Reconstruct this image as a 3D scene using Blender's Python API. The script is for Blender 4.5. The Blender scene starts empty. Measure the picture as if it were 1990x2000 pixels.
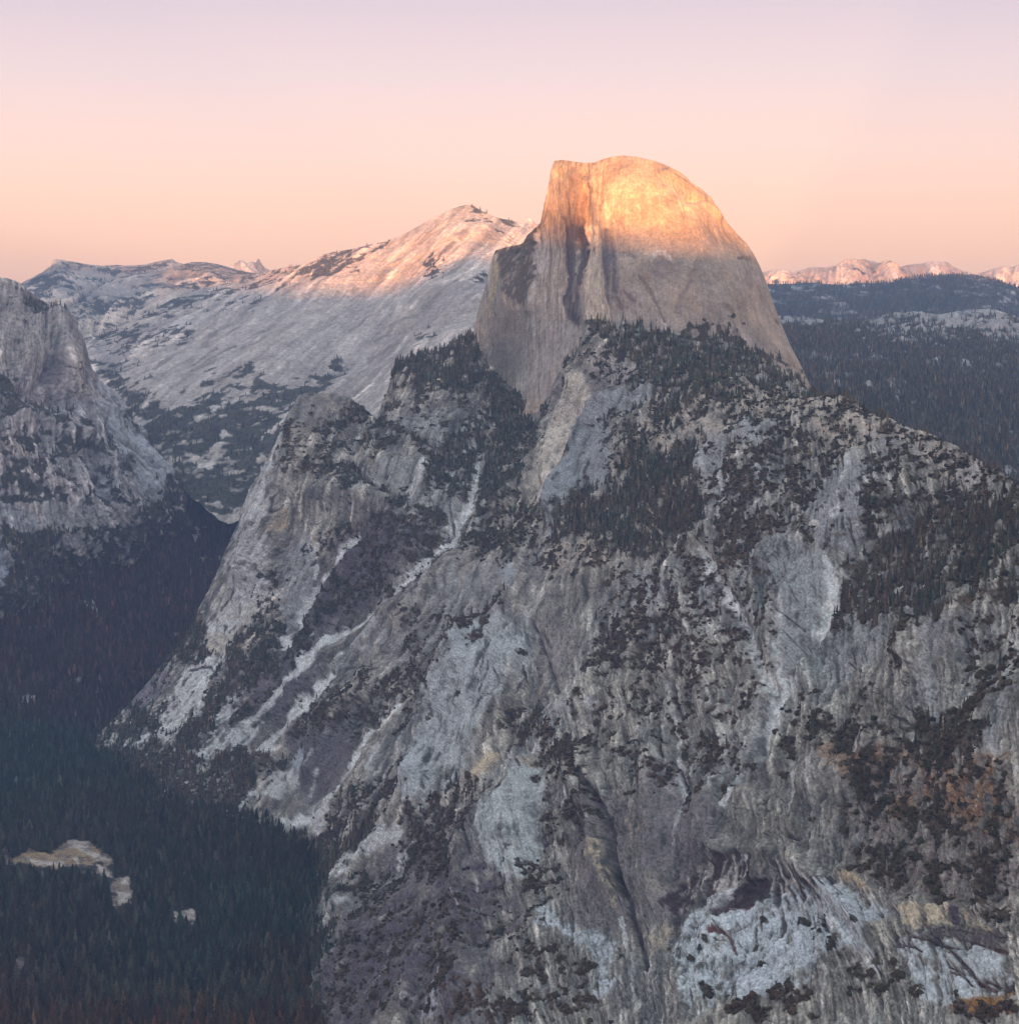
import bpy, math, time
import numpy as np
T0 = time.time()
S = bpy.context.scene
COL = S.collection
RNG = np.random.default_rng(7)

# ------------------------------------------------------------------ camera, sky, sun, exposure
F, CX, HY, ZC = 3464.0, 995.0, 735.0, 980.0      # focal length and horizon row of a 1990 x 2000 frame; height above valley floor
cd = bpy.data.cameras.new('camera'); cam = bpy.data.objects.new('camera', cd); COL.objects.link(cam)
cam.location = (0, 0, ZC); cam.rotation_euler = (math.radians(90), 0, 0)
cd.sensor_fit = 'HORIZONTAL'; cd.sensor_width = 36; cd.lens = F / 1990 * 36
cd.shift_y = (HY - 1000) / 1990
cd.clip_start = 1; cd.clip_end = 120000
S.camera = cam
SUN_EL, SUN_AZ = 0.8, 6.0                         # light travels 6 degrees to the right of the view axis
LX, LY = math.sin(math.radians(SUN_AZ)), math.cos(math.radians(SUN_AZ))
TE = math.tan(math.radians(SUN_EL))
w = bpy.data.worlds.new("World"); S.world = w; w.use_nodes = True
nt = w.node_tree; N = nt.nodes; N.clear(); L = nt.links.new
wo = N.new('ShaderNodeOutputWorld'); bg = N.new('ShaderNodeBackground'); L(bg.outputs[0], wo.inputs[0])
sky = N.new('ShaderNodeTexSky'); sky.sky_type = 'NISHITA'; sky.sun_disc = False
sky.sun_elevation = math.radians(SUN_EL); sky.sun_rotation = math.radians(180 + SUN_AZ); sky.altitude = 2200
tc = N.new('ShaderNodeTexCoord'); sx = N.new('ShaderNodeSeparateXYZ'); L(tc.outputs['Generated'], sx.inputs[0])
rp = N.new('ShaderNodeValToRGB'); L(sx.outputs[2], rp.inputs[0])
stops = [(0.0, (1.95, .92, .30)), (0.05, (1.76, .81, .37)), (0.085, (1.50, .78, .47)), (0.125, (1.19, .75, .61)), (0.165, (.91, .665, .665)), (0.21, (.67, .53, .62)),
         (0.36, (.49, .51, .57)), (1.0, (.37, .42, .44))]
el = rp.color_ramp.elements
while len(el) < len(stops): el.new(.5)
for e, (p, c) in zip(el, stops): e.position = p; e.color = (*c, 1)
dt = N.new('ShaderNodeVectorMath'); dt.operation = 'DOT_PRODUCT'; L(tc.outputs['Generated'], dt.inputs[0]); dt.inputs[1].default_value = (-LX, -LY, 0)
mr = N.new('ShaderNodeMapRange'); L(dt.outputs['Value'], mr.inputs[0]); mr.inputs[1].default_value = -.2; mr.inputs[2].default_value = 1
mr.inputs[3].default_value = 1.0; mr.inputs[4].default_value = 1.9     # the sky is brighter towards the sunset, behind the camera
m1 = N.new('ShaderNodeVectorMath'); m1.operation = 'SCALE'; L(rp.outputs[0], m1.inputs[0]); L(mr.outputs[0], m1.inputs['Scale'])
m2 = N.new('ShaderNodeVectorMath'); m2.operation = 'SCALE'; L(sky.outputs[0], m2.inputs[0]); m2.inputs['Scale'].default_value = 0.08
ad = N.new('ShaderNodeVectorMath'); ad.operation = 'ADD'; L(m1.outputs[0], ad.inputs[0]); L(m2.outputs[0], ad.inputs[1])
L(ad.outputs[0], bg.inputs[0]); bg.inputs[1].default_value = 0.128
sd = bpy.data.lights.new('sun', 'SUN'); sun = bpy.data.objects.new('sun', sd); COL.objects.link(sun)
sd.energy = 3.0; sd.angle = math.radians(.53); sd.color = (1.0, .36, .07)
sun.rotation_euler = (math.radians(90 - SUN_EL), 0, -math.radians(SUN_AZ))   # checked: light travels along +Y turned to +X
S.view_settings.view_transform = 'Standard'; S.view_settings.look = 'None'; S.view_settings.gamma = 1; S.view_settings.exposure = 3.12
S.cycles.max_bounces = 4; S.cycles.diffuse_bounces = 2; S.cycles.volume_bounces = 1; S.cycles.glossy_bounces = 1
S.cycles.use_denoising = True; S.cycles.use_adaptive_sampling = False
HAZE = 4.5e-5

# ------------------------------------------------------------------ numeric helpers
PERM = np.random.default_rng(3).permutation(256).astype(np.int32); PERM = np.concatenate([PERM, PERM])
VAL = np.random.default_rng(4).uniform(-1, 1, 256).astype(np.float32)
def vnoise(p, seed=0):
    q = np.floor(p); f = (p - q).astype(np.float32); i = q.astype(np.int64) + seed * 37
    u = f * f * f * (f * (f * 6 - 15) + 10)
    ix, iy, iz = (i[..., k] & 255 for k in range(3))
    def h(a, b, c): return VAL[PERM[PERM[PERM[(ix + a) & 255] + ((iy + b) & 255)] + ((iz + c) & 255)]]
    def lerp(a, b, t): return a + (b - a) * t
    x, y, z = u[..., 0], u[..., 1], u[..., 2]
    return lerp(lerp(lerp(h(0,0,0), h(1,0,0), x), lerp(h(0,1,0), h(1,1,0), x), y),
                lerp(lerp(h(0,0,1), h(1,0,1), x), lerp(h(0,1,1), h(1,1,1), x), y), z) * 1.8
def fbm(p, scale, octs=4, seed=0, gain=.5, ridged=False):
    out = 0; a = 1; tot = 0; q = np.asarray(p) / np.asarray(scale)
    for o in range(octs):
        n = vnoise(q + 17.3 * o, seed + o)
        if ridged: n = 1 - 2 * np.abs(n)
        out = out + a * n; tot += a * a; a *= gain; q = q * 2.03
    return out / math.sqrt(tot)
def smooth(a, b, x):
    t = np.clip((x - a) / (b - a + 1e-9), 0, 1); return t * t * (3 - 2 * t)
def cdf(n):                                        # roughly uniform 0..1 from a roughly normal field
    s = n.std() + 1e-9; z = (n - n.mean()) / s
    return 1 / (1 + np.exp(-1.702 * z))
def tps(ctrl):
    c = np.array(ctrl, float); xy = c[:, :2] / 1000; v = 1000 / c[:, 2]; n = len(c)
    def k(r2): return r2 * np.log(r2 + 1e-12)
    A = np.zeros((n + 3, n + 3)); d = ((xy[:, None] - xy[None]) ** 2).sum(-1)
    A[:n, :n] = k(d) + np.eye(n) * 2e-3; A[:n, n] = 1; A[:n, n+1:] = xy; A[n, :n] = 1; A[n+1:, :n] = xy.T
    s = np.linalg.solve(A, np.concatenate([v, [0, 0, 0]]))
    def ev(X, Y):
        X = X / 1000; Y = Y / 1000; o = s[n] + s[n+1] * X + s[n+2] * Y
        for i in range(n): o = o + s[i] * k((X - xy[i, 0]) ** 2 + (Y - xy[i, 1]) ** 2)
        return 1000 / o
    return ev
def world(X, Y, D): return np.stack([D * (X - CX) / F, D, ZC + D * (HY - Y) / F], -1)
def poly_sd(X, Y, pts):                            # signed distance in frame units, positive inside
    P = np.array(pts, float); ins = np.zeros(X.shape, bool); d2 = np.full(X.shape, 1e18)
    for (x0, y0), (x1, y1) in zip(P, np.roll(P, -1, 0)):
        dx, dy = x1 - x0, y1 - y0
        t = np.clip(((X - x0) * dx + (Y - y0) * dy) / (dx * dx + dy * dy + 1e-9), 0, 1)
        d2 = np.minimum(d2, (X - x0 - t * dx) ** 2 + (Y - y0 - t * dy) ** 2)
        c = ((y0 > Y) != (y1 > Y)); ins ^= c & (X < (x1 - x0) * (Y - y0) / (y1 - y0 + 1e-12) + x0)
    return np.where(ins, 1, -1) * np.sqrt(d2)
def line_d(X, Y, pts):                             # distance and side
    d2 = np.full(X.shape, 1e18); sd_ = np.zeros(X.shape)
    for (x0, y0), (x1, y1) in zip(pts[:-1], pts[1:]):
        dx, dy = x1 - x0, y1 - y0
        t = np.clip(((X - x0) * dx + (Y - y0) * dy) / (dx * dx + dy * dy + 1e-9), 0, 1)
        q = (X - x0 - t * dx) ** 2 + (Y - y0 - t * dy) ** 2; m = q < d2
        d2 = np.where(m, q, d2); sd_ = np.where(m, dx * (Y - y0) - dy * (X - x0), sd_)
    return np.sqrt(d2), sd_
ZT = {'a1': (0, 480, 3.844), 'a2': (500, 380, 3.844), 'a3': (900, 280, 3.844), 'a4': (1300, 280, 2.7855), 'a5': (0, 980, 3.844), 'a6': (450, 730, 3.4945),
      'a7': (950, 700, 3.4945), 'a8': (1440, 720, 3.4945), 'b1': (0, 1450, 3.4945), 'b2': (300, 1150, 3.4945), 'b3': (500, 1450, 3.4945),
      'b4': (800, 1200, 3.4945), 'b5': (1000, 1450, 3.4945), 'b6': (1440, 1450, 3.4945), 'b7': (1300, 1050, 2.7855), 's': (0, 0, 1)}
def pp(k, s):
    ox, oy, sc = ZT[k]; v = [float(t) for t in s.replace(',', ' ').split()]
    return [(ox + v[i] / sc, oy + v[i+1] / sc) for i in range(0, len(v), 2)]

class Relief:
    """A landform as a fine grid of true 3-D points; fields for colour and plant cover live on its points."""
    def __init__(s, top, bot, ctrl, x0, x1, dx, nrow, power=1.0):
        s.xs = np.arange(x0, x1 + .1, dx); t = np.array(top, float); b = np.array(bot, float)
        s.yt = np.interp(s.xs, t[:, 0], t[:, 1]); s.yb = np.interp(s.xs, b[:, 0], b[:, 1]); s.yb = np.maximum(s.yb, s.yt + 8)
        v = np.linspace(0, 1, nrow) ** power
        s.X = np.repeat(s.xs[:, None], nrow, 1); s.Y = s.yt[:, None] + (s.yb - s.yt)[:, None] * v[None]
        s.D = tps(ctrl)(s.X, s.Y); s.P = world(s.X, s.Y, s.D); s.normals()
        s.veg = np.zeros(s.X.shape); s.tree = np.zeros(s.X.shape); s.red = np.zeros(s.X.shape); s.clear = np.ones(s.X.shape); s.disp = np.zeros(s.X.shape); s.gap = 1.0
    def normals(s):
        gx = np.gradient(s.P, axis=0); gy = np.gradient(s.P, axis=1)
        n = np.cross(gy, gx); n /= np.linalg.norm(n, axis=-1, keepdims=True) + 1e-9
        s.n = n; s.area = np.linalg.norm(np.cross(gx, gy), axis=-1)
    def box(s, pts, m):
        a = np.array(pts); lo = a.min(0) - m; hi = a.max(0) + m
        return (s.X > lo[0]) & (s.X < hi[0]) & (s.Y > lo[1]) & (s.Y < hi[1])
    def mask(s, pts, feather=6, rough=6):
        b = s.box(pts, feather + 2 * rough + 4); out = np.zeros(s.X.shape)
        if b.any():
            d = poly_sd(s.X[b], s.Y[b], pts) + rough * s.edge[b]
            out[b] = smooth(-feather, feather, d)
        return out
    def flow(s, dirs, step=2.0, seed=0, lens=(14, 30, 55)):
        """streaks that follow the fall line: noise smeared along a field of directions over the surface"""
        x0, x1, y0, y1 = s.xs[0], s.xs[-1], s.yt.min(), s.yb.max()
        w_, h_ = int((x1 - x0) / step) + 2, int((y1 - y0) / step) + 2
        gx, gy = np.meshgrid(np.arange(w_), np.arange(h_), indexing='ij')
        PX, PY = x0 + gx * step, y0 + gy * step; vx = 0; vy = 0; tw = 0
        for (a, b, dx, dy) in dirs:
            k = 1 / (((PX - a) ** 2 + (PY - b) ** 2) / 1e4 + .2) ** 1.5; n = math.hypot(dx, dy); vx = vx + k * dx / n; vy = vy + k * dy / n
        # small swirls so that streaks wander
        g = np.random.default_rng(seed)
        def up(sc):
            a = g.normal(size=(w_ // sc + 3, h_ // sc + 3)); fx = gx / sc; fy = gy / sc; ix = fx.astype(int); iy = fy.astype(int); fx = fx - ix; fy = fy - iy
            fx = fx * fx * (3 - 2 * fx); fy = fy * fy * (3 - 2 * fy)
            return (a[ix, iy] * (1 - fx) + a[ix+1, iy] * fx) * (1 - fy) + (a[ix, iy+1] * (1 - fx) + a[ix+1, iy+1] * fx) * fy
        ang = np.arctan2(vy, vx) + .07 * up(40) + .03 * up(14)
        vx, vy = np.cos(ang).astype(np.float32), np.sin(ang).astype(np.float32); out = []
        for sc, ln in zip((1, 3, 10), lens):
            nz = (g.normal(size=(w_, h_)) if sc == 1 else up(sc)).astype(np.float32); acc = nz.copy()
            for sg in (1, -1):
                qx, qy = gx.astype(np.float32), gy.astype(np.float32)
                for k in range(ln):
                    ix = np.clip(np.rint(qx), 0, w_ - 1).astype(np.int32); iy = np.clip(np.rint(qy), 0, h_ - 1).astype(np.int32)
                    qx = qx + sg * vx[ix, iy]; qy = qy + sg * vy[ix, iy]
                    acc += nz[np.clip(np.rint(qx), 0, w_ - 1).astype(np.int32), np.clip(np.rint(qy), 0, h_ - 1).astype(np.int32)]
            acc -= acc.mean(); acc /= acc.std(); out.append(acc)
        fx = np.clip((s.X - x0) / step, 0, w_ - 1.001); fy = np.clip((s.Y - y0) / step, 0, h_ - 1.001); ix = fx.astype(int); iy = fy.astype(int); fx -= ix; fy -= iy
        s.L = [(a[ix, iy] * (1 - fx) + a[ix+1, iy] * fx) * (1 - fy) + (a[ix, iy+1] * (1 - fx) + a[ix+1, iy+1] * fx) * fy for a in out]
    def base(s, level, big=400, a=(.10, .16, .14), n=(.16, .14), warm=.5, seed=0):
        P = s.P; s.edge = fbm(P, big * .05, 3, seed + 50); s.b1 = fbm(P, big, 4, seed); s.b2 = fbm(P, big * .12, 4, seed + 9); s.b3 = fbm(P, big * .03, 3, seed + 21)
        v = level * np.exp(n[0] * s.b1 + n[1] * s.b2 + .10 * s.b3 + a[0] * s.L[0] + a[1] * s.L[1] + a[2] * s.L[2])
        t = np.clip(.5 + .35 * fbm(P, big * .4, 3, seed + 31) + .15 * s.L[2], 0, 1)[..., None]
        tint = np.array((.93, .99, 1.05)) * (1 - t) + np.array((1.08, .99, .90)) * t
        s.c = v[..., None] * (1 + (tint - 1) * warm)
    def paint(s, pts, col, amt=.6, feather=6, rough=6, streak=.5, fine=.4):
        m = s.mask(pts, feather, rough) * amt
        if streak or fine: m = m * np.clip(1 + streak * (.5 * s.L[1] + .5 * s.L[0]) + fine * s.b3, 0, 1.6)
        s.mix(m, col)
    def mix(s, m, col):
        m = np.clip(m, 0, 1)[..., None]; j = np.exp(.10 * s.b3 + .08 * s.L[0] + .07 * s.b2)[..., None]
        s.c = s.c * (1 - m) + np.array(col) * j * m
    def stripe(s, pts, col, wd, amt=.8, dig=0., streak=.5, bare=0.):
        b = s.box(pts, wd * 5)
        if not b.any(): return
        d, _ = line_d(s.X[b], s.Y[b], pts); wv = wd * np.exp(.6 * s.b2[b]) * .85 + .55 * wd * s.edge[b]; k = np.zeros(s.X.shape); k[b] = smooth(1.3, .5, d / np.maximum(wv, .5))
        s.mix(k * amt * np.clip(1 + streak * s.L[0] * .6 + streak * s.b3 * .4, 0, 1.5), col)
        if bare: s.clear *= 1 - bare * k
        if dig: q = np.zeros(s.X.shape); q[b] = np.exp(-(d / (wd * 1.6)) ** 2); s.disp -= dig * q
    def rib(s, pts, h, wd):
        b = s.box(pts, wd * 3.2)
        if b.any(): d, _ = line_d(s.X[b], s.Y[b], pts); s.disp[b] += h * np.exp(-(d / wd) ** 2)
    def step(s, pts, h, wd):                       # raise the side to the right of the line's travel
        b = s.box(pts, wd * 4)
        if b.any():
            d, sd_ = line_d(s.X[b], s.Y[b], pts); s.disp[b] += h * np.exp(-(d / wd) ** 2) * np.where(sd_ > 0, 1, 0)
    def plants(s, pts, dens, tree=0., red=0., feather=13, rough=15):
        dens = dens * s.gap if dens > .8 else dens
        m = s.mask(pts, feather, rough); s.veg = np.maximum(s.veg, m * dens); s.tree = np.maximum(s.tree, m * tree); s.red = np.maximum(s.red, m * red)
    def bare(s, pts, keep=.1, feather=6, rough=6): s.clear *= 1 - (1 - keep) * s.mask(pts, feather, rough)
    def grow(s, cell, col=(.050, .052, .034), red=(.085, .050, .034), seed=0, flat=2.2, soft=.10):
        f = cdf(fbm(s.P, (cell, cell, cell / flat), 3, seed + 70, .65) + .5 * fbm(s.P, (cell * 4, cell * 4, cell * 3), 2, seed + 77) + .12 * s.L[1]); M = s.veg * s.clear
        s.cover = smooth(-soft, soft, M - f) * (M > .01)
        r = np.clip(s.red + .3 * fbm(s.P, cell * 4, 2, seed + 71), 0, 1)[..., None]
        c = np.array(col) * (1 - r) + np.array(red) * r; m = (s.cover * .93)[..., None]
        s.c = s.c * (1 - m) + c * np.exp(.25 * s.b3)[..., None] * m
    def rough(s, amps, big, seed=0):
        """real relief: gullies and ribs along the fall line, blocks and ledges"""
        d = amps[0] * fbm(s.P, big, 4, seed + 80) + amps[1] * s.L[2] + amps[2] * s.L[1] + amps[3] * fbm(s.P, big * .12, 4, seed + 90, .6, True) + amps[4] * s.L[0]
        s.disp = s.disp + d; hold = smooth(0, 1, np.minimum((s.Y - s.yt[:, None]) / 14, 1)) * .85 + .15
        s.P = s.P + s.n * (s.disp * hold)[..., None]; s.normals()
    def fracture(s, amt=.5, dig=2., plate=3., big=300, seed=0, gate=-.2):
        """joints along and across the fall line, and sheets of rock that end in sharp steps"""
        g1 = smooth(gate, gate + .7, fbm(s.P, big * .5, 3, seed + 200)); g2 = smooth(gate + .1, gate + .8, fbm(s.P, big * .4, 3, seed + 205))
        c1 = smooth(.16, .02, np.abs(s.L[1])) * g1; c2 = smooth(.055, .01, np.abs(fbm(s.P, (big * .3, big * .3, big * .055), 3, seed + 210))) * g2
        k = np.clip(c1 * .8 + c2, 0, 1); s.c *= (1 - amt * k)[..., None]; s.disp -= dig * k
        q = fbm(s.P, (big * .4, big * .4, big * .7), 4, seed + 220, .45) + .25 * s.L[2]; s.disp += plate * (np.floor(q * 2.2) + smooth(.0, .12, q * 2.2 - np.floor(q * 2.2)))
    def build(s, name, mat, back=600., drop=500., label=None, flat=False):
        P = s.P; nc, nr = P.shape[:2]; k = 7; sk = []
        for i in range(k, 0, -1):                  # the far side falls away behind the skyline
            t = i / k; q = P[:, 0].copy(); q[:, 1] += back * t; q[:, 0] *= q[:, 1] / P[:, 0, 1]; q[:, 2] -= drop * t * t + 2 * t; sk.append(q)
        G = np.concatenate([np.stack(sk, 1), P], 1); C = np.concatenate([np.repeat(s.c[:, :1], k, 1), s.c], 1)
        o = grid_mesh(name, G, C, mat, not flat); o['kind'] = 'structure'
        if label: o['label'] = label
        s.obj = o; return o
def grid_mesh(name, G, C, mat, soft=True):
    nc, nr = G.shape[:2]; idx = np.arange(nc * nr).reshape(nc, nr)
    q = np.stack([idx[:-1, :-1], idx[:-1, 1:], idx[1:, 1:], idx[1:, :-1]], -1).reshape(-1, 4)
    return mesh_np(name, G.reshape(-1, 3), q, mat, C.reshape(-1, 3), soft)
def mesh_np(name, V, Fc, mat, C=None, smooth_=False, link=True, parent=None):
    me = bpy.data.meshes.new(name); n = Fc.shape[1]
    me.vertices.add(len(V)); me.vertices.foreach_set('co', V.astype(np.float32).ravel())
    me.loops.add(Fc.size); me.loops.foreach_set('vertex_index', Fc.astype(np.int32).ravel())
    me.polygons.add(len(Fc)); me.polygons.foreach_set('loop_start', np.arange(0, Fc.size, n, dtype=np.int32))
    me.polygons.foreach_set('use_smooth', np.full(len(Fc), smooth_))
    if C is not None:
        a = me.color_attributes.new('albedo', 'FLOAT_COLOR', 'POINT'); a.data.foreach_set('color', np.concatenate([C, np.ones((len(C), 1))], 1).astype(np.float32).ravel())
    me.update(); me.validate(); me.materials.append(mat)
    if not link: return me
    o = bpy.data.objects.new(name, me); COL.objects.link(o)
    if parent: o.parent = parent
    return o

# ------------------------------------------------------------------ materials
def rock_mat(name, sc, bump=.35, var=.5):
    m = bpy.data.materials.new(name); m.use_nodes = True; t = m.node_tree; n = t.nodes; l = t.links.new; b = n['Principled BSDF']
    b.inputs['Roughness'].default_value = .92; b.inputs['Specular IOR Level'].default_value = .15
    a = n.new('ShaderNodeVertexColor'); a.layer_name = 'albedo'; g = n.new('ShaderNodeNewGeometry')
    nz = n.new('ShaderNodeTexNoise'); nz.inputs['Scale'].default_value = 1 / sc; nz.inputs['Detail'].default_value = 5; nz.inputs['Roughness'].default_value = .65; l(g.outputs['Position'], nz.inputs['Vector'])
    r = n.new('ShaderNodeMapRange'); l(nz.outputs['Fac'], r.inputs[0]); r.inputs[1].default_value = .3; r.inputs[2].default_value = .7; r.inputs[3].default_value = 1 - var; r.inputs[4].default_value = 1 + var
    v = n.new('ShaderNodeVectorMath'); v.operation = 'SCALE'; l(a.outputs[0], v.inputs[0]); l(r.outputs[0], v.inputs['Scale']); l(v.outputs[0], b.inputs['Base Color'])
    bp = n.new('ShaderNodeBump'); bp.inputs['Strength'].default_value = bump; bp.inputs['Distance'].default_value = sc * .5; l(nz.outputs['Fac'], bp.inputs['Height']); l(bp.outputs[0], b.inputs['Normal'])
    return m
def leaf_mat(name, attr=True, c0=(.035, .05, .03), c1=(.06, .05, .035)):
    m = bpy.data.materials.new(name); m.use_nodes = True; t = m.node_tree; n = t.nodes; l = t.links.new; b = n['Principled BSDF']
    b.inputs['Roughness'].default_value = .85; b.inputs['Specular IOR Level'].default_value = .15
    if attr:
        a = n.new('ShaderNodeVertexColor'); a.layer_name = 'albedo'; src = a.outputs[0]
    else:
        oi = n.new('ShaderNodeObjectInfo'); r = n.new('ShaderNodeValToRGB'); l(oi.outputs['Random'], r.inputs[0]); r.color_ramp.elements[0].color = (*c0, 1); r.color_ramp.elements[1].color = (*c1, 1); src = r.outputs[0]
    g = n.new('ShaderNodeNewGeometry'); nz = n.new('ShaderNodeTexNoise'); nz.inputs['Scale'].default_value = .5; nz.inputs['Detail'].default_value = 3; l(g.outputs['Position'], nz.inputs['Vector'])
    r2 = n.new('ShaderNodeMapRange'); l(nz.outputs['Fac'], r2.inputs[0]); r2.inputs[1].default_value = .3; r2.inputs[2].default_value = .7; r2.inputs[3].default_value = .55; r2.inputs[4].default_value = 1.5
    v = n.new('ShaderNodeVectorMath'); v.operation = 'SCALE'; l(src, v.inputs[0]); l(r2.outputs[0], v.inputs['Scale']); l(v.outputs[0], b.inputs['Base Color'])
    return m
ROCK_NEAR = rock_mat('granite_near', 4, .6, .55); ROCK_MID = rock_mat('granite_dome', 6, .4, .3); ROCK_FAR = rock_mat('granite_far', 14, .4, .4)
LEAF = leaf_mat('conifer_foliage'); LEAF_ONE = leaf_mat('single_conifer_foliage', False, (.075,.08,.055), (.13,.105,.07)); BARK = leaf_mat('bark', False, (.10, .075, .055), (.14, .11, .09)); SHRUB_ONE = leaf_mat('single_shrub_foliage', False, (.045, .05, .028), (.08, .05, .03))
# ------------------------------------------------------------------ the near rock massif: shoulder, gullies and buttress
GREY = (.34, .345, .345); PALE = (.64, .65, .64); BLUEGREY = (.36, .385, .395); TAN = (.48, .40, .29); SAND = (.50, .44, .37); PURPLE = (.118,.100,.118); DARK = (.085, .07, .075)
A = Relief([(120,1500),(180,1450),(250,1380),(330,1285),(385,1222),(400,1180),(430,1118),(455,1060),(480,990),(500,955),(530,905),(556,862),(575,820),(590,798),(604,781),(622,771),(650,767),(682,775),(700,790),(718,803),(735,818),
            (748,782),(765,745),(780,706),(800,698),(850,690),(900,662),(926,650),(940,688),(960,715),(985,745),(1010,765),(1035,783),(1056,798),(1070,770),(1090,728),(1112,705),(1128,685),(1140,622),(1165,622),(1200,630),(1228,618),(1255,612),(1280,622),(1300,645),
            (1340,660),(1370,669),(1400,662),(1440,680),(1480,700),(1520,735),(1560,748),(1586,767),(1650,795),(1726,817),(1780,838),(1812,846),(1869,872),(1926,906),(1960,925),(1990,945),(2060,985)],
           [(120,1600),(300,1580),(480,1720),(560,1900),(600,2060),(2060,2060)],
  [(640,770,4350),(700,790,4320),(735,820,4330),(480,980,4330),(540,890,4340),(430,1118,4330),(385,1230,4330),(300,1330,4300),(200,1470,4260),(300,1425,4200),(380,1480,4010),(500,1500,3900),(520,1640,3650),(600,1650,3550),(640,1750,3290),(600,1900,2890),(600,2000,2720),
   (560,950,4230),(700,930,4080),(800,880,4120),(800,690,4430),(900,662,4380),(850,760,4260),(930,700,4260),(960,715,4240),(1056,798,4100),(900,900,4050),(870,1000,3900),(600,1200,4030),(700,1150,3930),(800,1100,3840),(500,1300,4050),(600,1400,3800),(700,1400,3640),
   (700,1600,3330),(800,1300,3590),(850,1450,3290),(800,1700,2930),(750,1850,2680),(800,2000,2390),(950,1100,3640),(1000,1000,3740),(1050,900,3840),(1100,800,3900),(1140,622,3950),(950,1300,3240),(1000,1400,3050),(1000,1600,2740),(1000,1800,2450),(1000,2000,2170),
   (1100,1100,3300),(1200,1000,3330),(1250,850,3460),(1200,750,3710),(1250,700,3770),(1300,645,3850),(1400,675,3800),(1500,725,3700),(1560,750,3600),(1400,760,3430),(1400,900,3060),(1400,1050,2850),(1500,800,3210),(1600,780,3230),(1700,815,2960),(1700,1000,2600),(1850,870,2620),
   (1990,950,2330),(1990,1100,2150),(1850,1100,2330),(1600,1100,2600),(1500,1200,2600),(1300,1200,2890),(1300,1400,2640),(1200,1500,2600),(1500,1400,2340),(1700,1300,2240),(1900,1300,2060),(1900,1500,1930),(1700,1500,2090),(1500,1600,2150),(1200,1700,2400),(1300,1800,2210),
   (1500,1700,2080),(1500,1770,2075),(1500,1850,2000),(1700,1750,1950),(1700,1900,1850),(1900,1700,1840),(1900,1790,1800),(1900,1870,1770),(1990,2000,1660),(1500,2000,1860),(1250,2000,2010)], 120, 2060, 1.9, 720)
FLOW_A = [(560,820,-.3,1),(500,1000,-.45,1),(430,1180,-.5,1),(640,880,-.35,1),(700,1000,-.4,1),(600,1150,-.45,1),(520,1300,-.65,1),(400,1320,-.75,.75),(350,1400,-.8,.6),(800,960,-.5,1),(850,1100,-.65,1),(750,1200,-.75,.9),(650,1300,-.75,.8),(700,1500,-.65,1),(600,1500,-.7,.9),
        (860,1280,-.6,1),(940,1150,-.5,1),(1050,950,-.45,1),(1000,1080,-.5,1),(1100,1000,-.35,1),(920,1400,-.35,1),(880,1550,-.4,1),(1000,1300,-.1,1),(1080,1450,.15,1),(1040,1600,-.15,1),(1060,1700,.2,1),(1150,1500,.1,1),(1150,1700,.15,1),(1200,1900,.05,1),(1250,1400,.03,1),(1350,1200,.15,1),(1300,1600,0,1),
        (1400,1250,.2,1),(1500,1150,-.15,1),(1560,1200,-.4,1),(1480,1350,-.35,1),(1450,1500,-.2,1),(1600,1300,-.02,1),(1700,1300,0,1),(1850,1250,-.2,1),(1650,1500,-.05,1),(1600,1650,0,1),(1400,1750,-.35,1),(1480,1750,-.1,1),(1600,1750,.3,1),(1680,1850,.55,1),(1560,1900,-.1,1),(1480,1900,-.3,1),(1800,1900,.1,1),(1900,1950,.1,1),(1900,1600,0,1),
        (700,1750,-.6,1),(750,1900,-.5,1),(650,1950,-.6,1),(900,1750,-.1,1),(900,1950,-.2,1),(1000,1850,.2,1),(1050,2000,.2,1),(850,1650,-.5,1),(1300,900,-.2,1),(1200,850,-.4,1),(1600,950,-.1,1),(1700,880,.2,1),(800,780,-.5,1),(900,800,-.6,1),(1110,760,-.35,1)]
A.flow(FLOW_A, 2.0, 11, (5, 12, 22)); A.gap = .88
A.base(.255, 420, (.34, .26, .10), (.15, .17), .7, 1); A.c *= np.array((1.02, 1.015, .93))
# tone regions of the rock itself
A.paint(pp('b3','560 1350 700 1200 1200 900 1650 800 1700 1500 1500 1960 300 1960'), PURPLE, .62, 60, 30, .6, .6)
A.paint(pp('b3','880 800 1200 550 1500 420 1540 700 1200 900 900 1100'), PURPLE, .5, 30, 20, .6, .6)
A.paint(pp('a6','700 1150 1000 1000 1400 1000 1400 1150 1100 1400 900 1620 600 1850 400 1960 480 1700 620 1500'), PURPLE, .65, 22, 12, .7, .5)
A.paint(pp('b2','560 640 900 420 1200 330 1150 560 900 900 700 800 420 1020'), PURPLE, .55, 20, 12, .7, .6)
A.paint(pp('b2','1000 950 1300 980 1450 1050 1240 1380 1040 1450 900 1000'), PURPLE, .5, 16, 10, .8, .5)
A.paint(pp('b5','450 480 1100 300 1400 300 1450 800 1100 1250 760 1250 420 1280'), (.21,.185,.185), .55, 30, 20, .9, .5)
A.paint(pp('b4','950 0 1150 0 1200 250 1100 450 950 420 880 120'), (.25,.22,.215), .5, 20, 10, .5, .3)
A.paint(pp('b6','700 300 1960 250 1960 1180 1200 1150 850 800 700 600'), (.23,.19,.17), .5, 40, 24, .4, .7)
A.paint(pp('b7','1500 1380 1960 1280 1960 1600 1300 1500'), (.34,.20,.10), .5, 20, 20, .2, 1.6)
A.paint(pp('b7','900 1180 1500 1240 1400 1330 1100 1360 930 1290'), (.33,.20,.11), .4, 14, 16, .2, 1.6)
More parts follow.
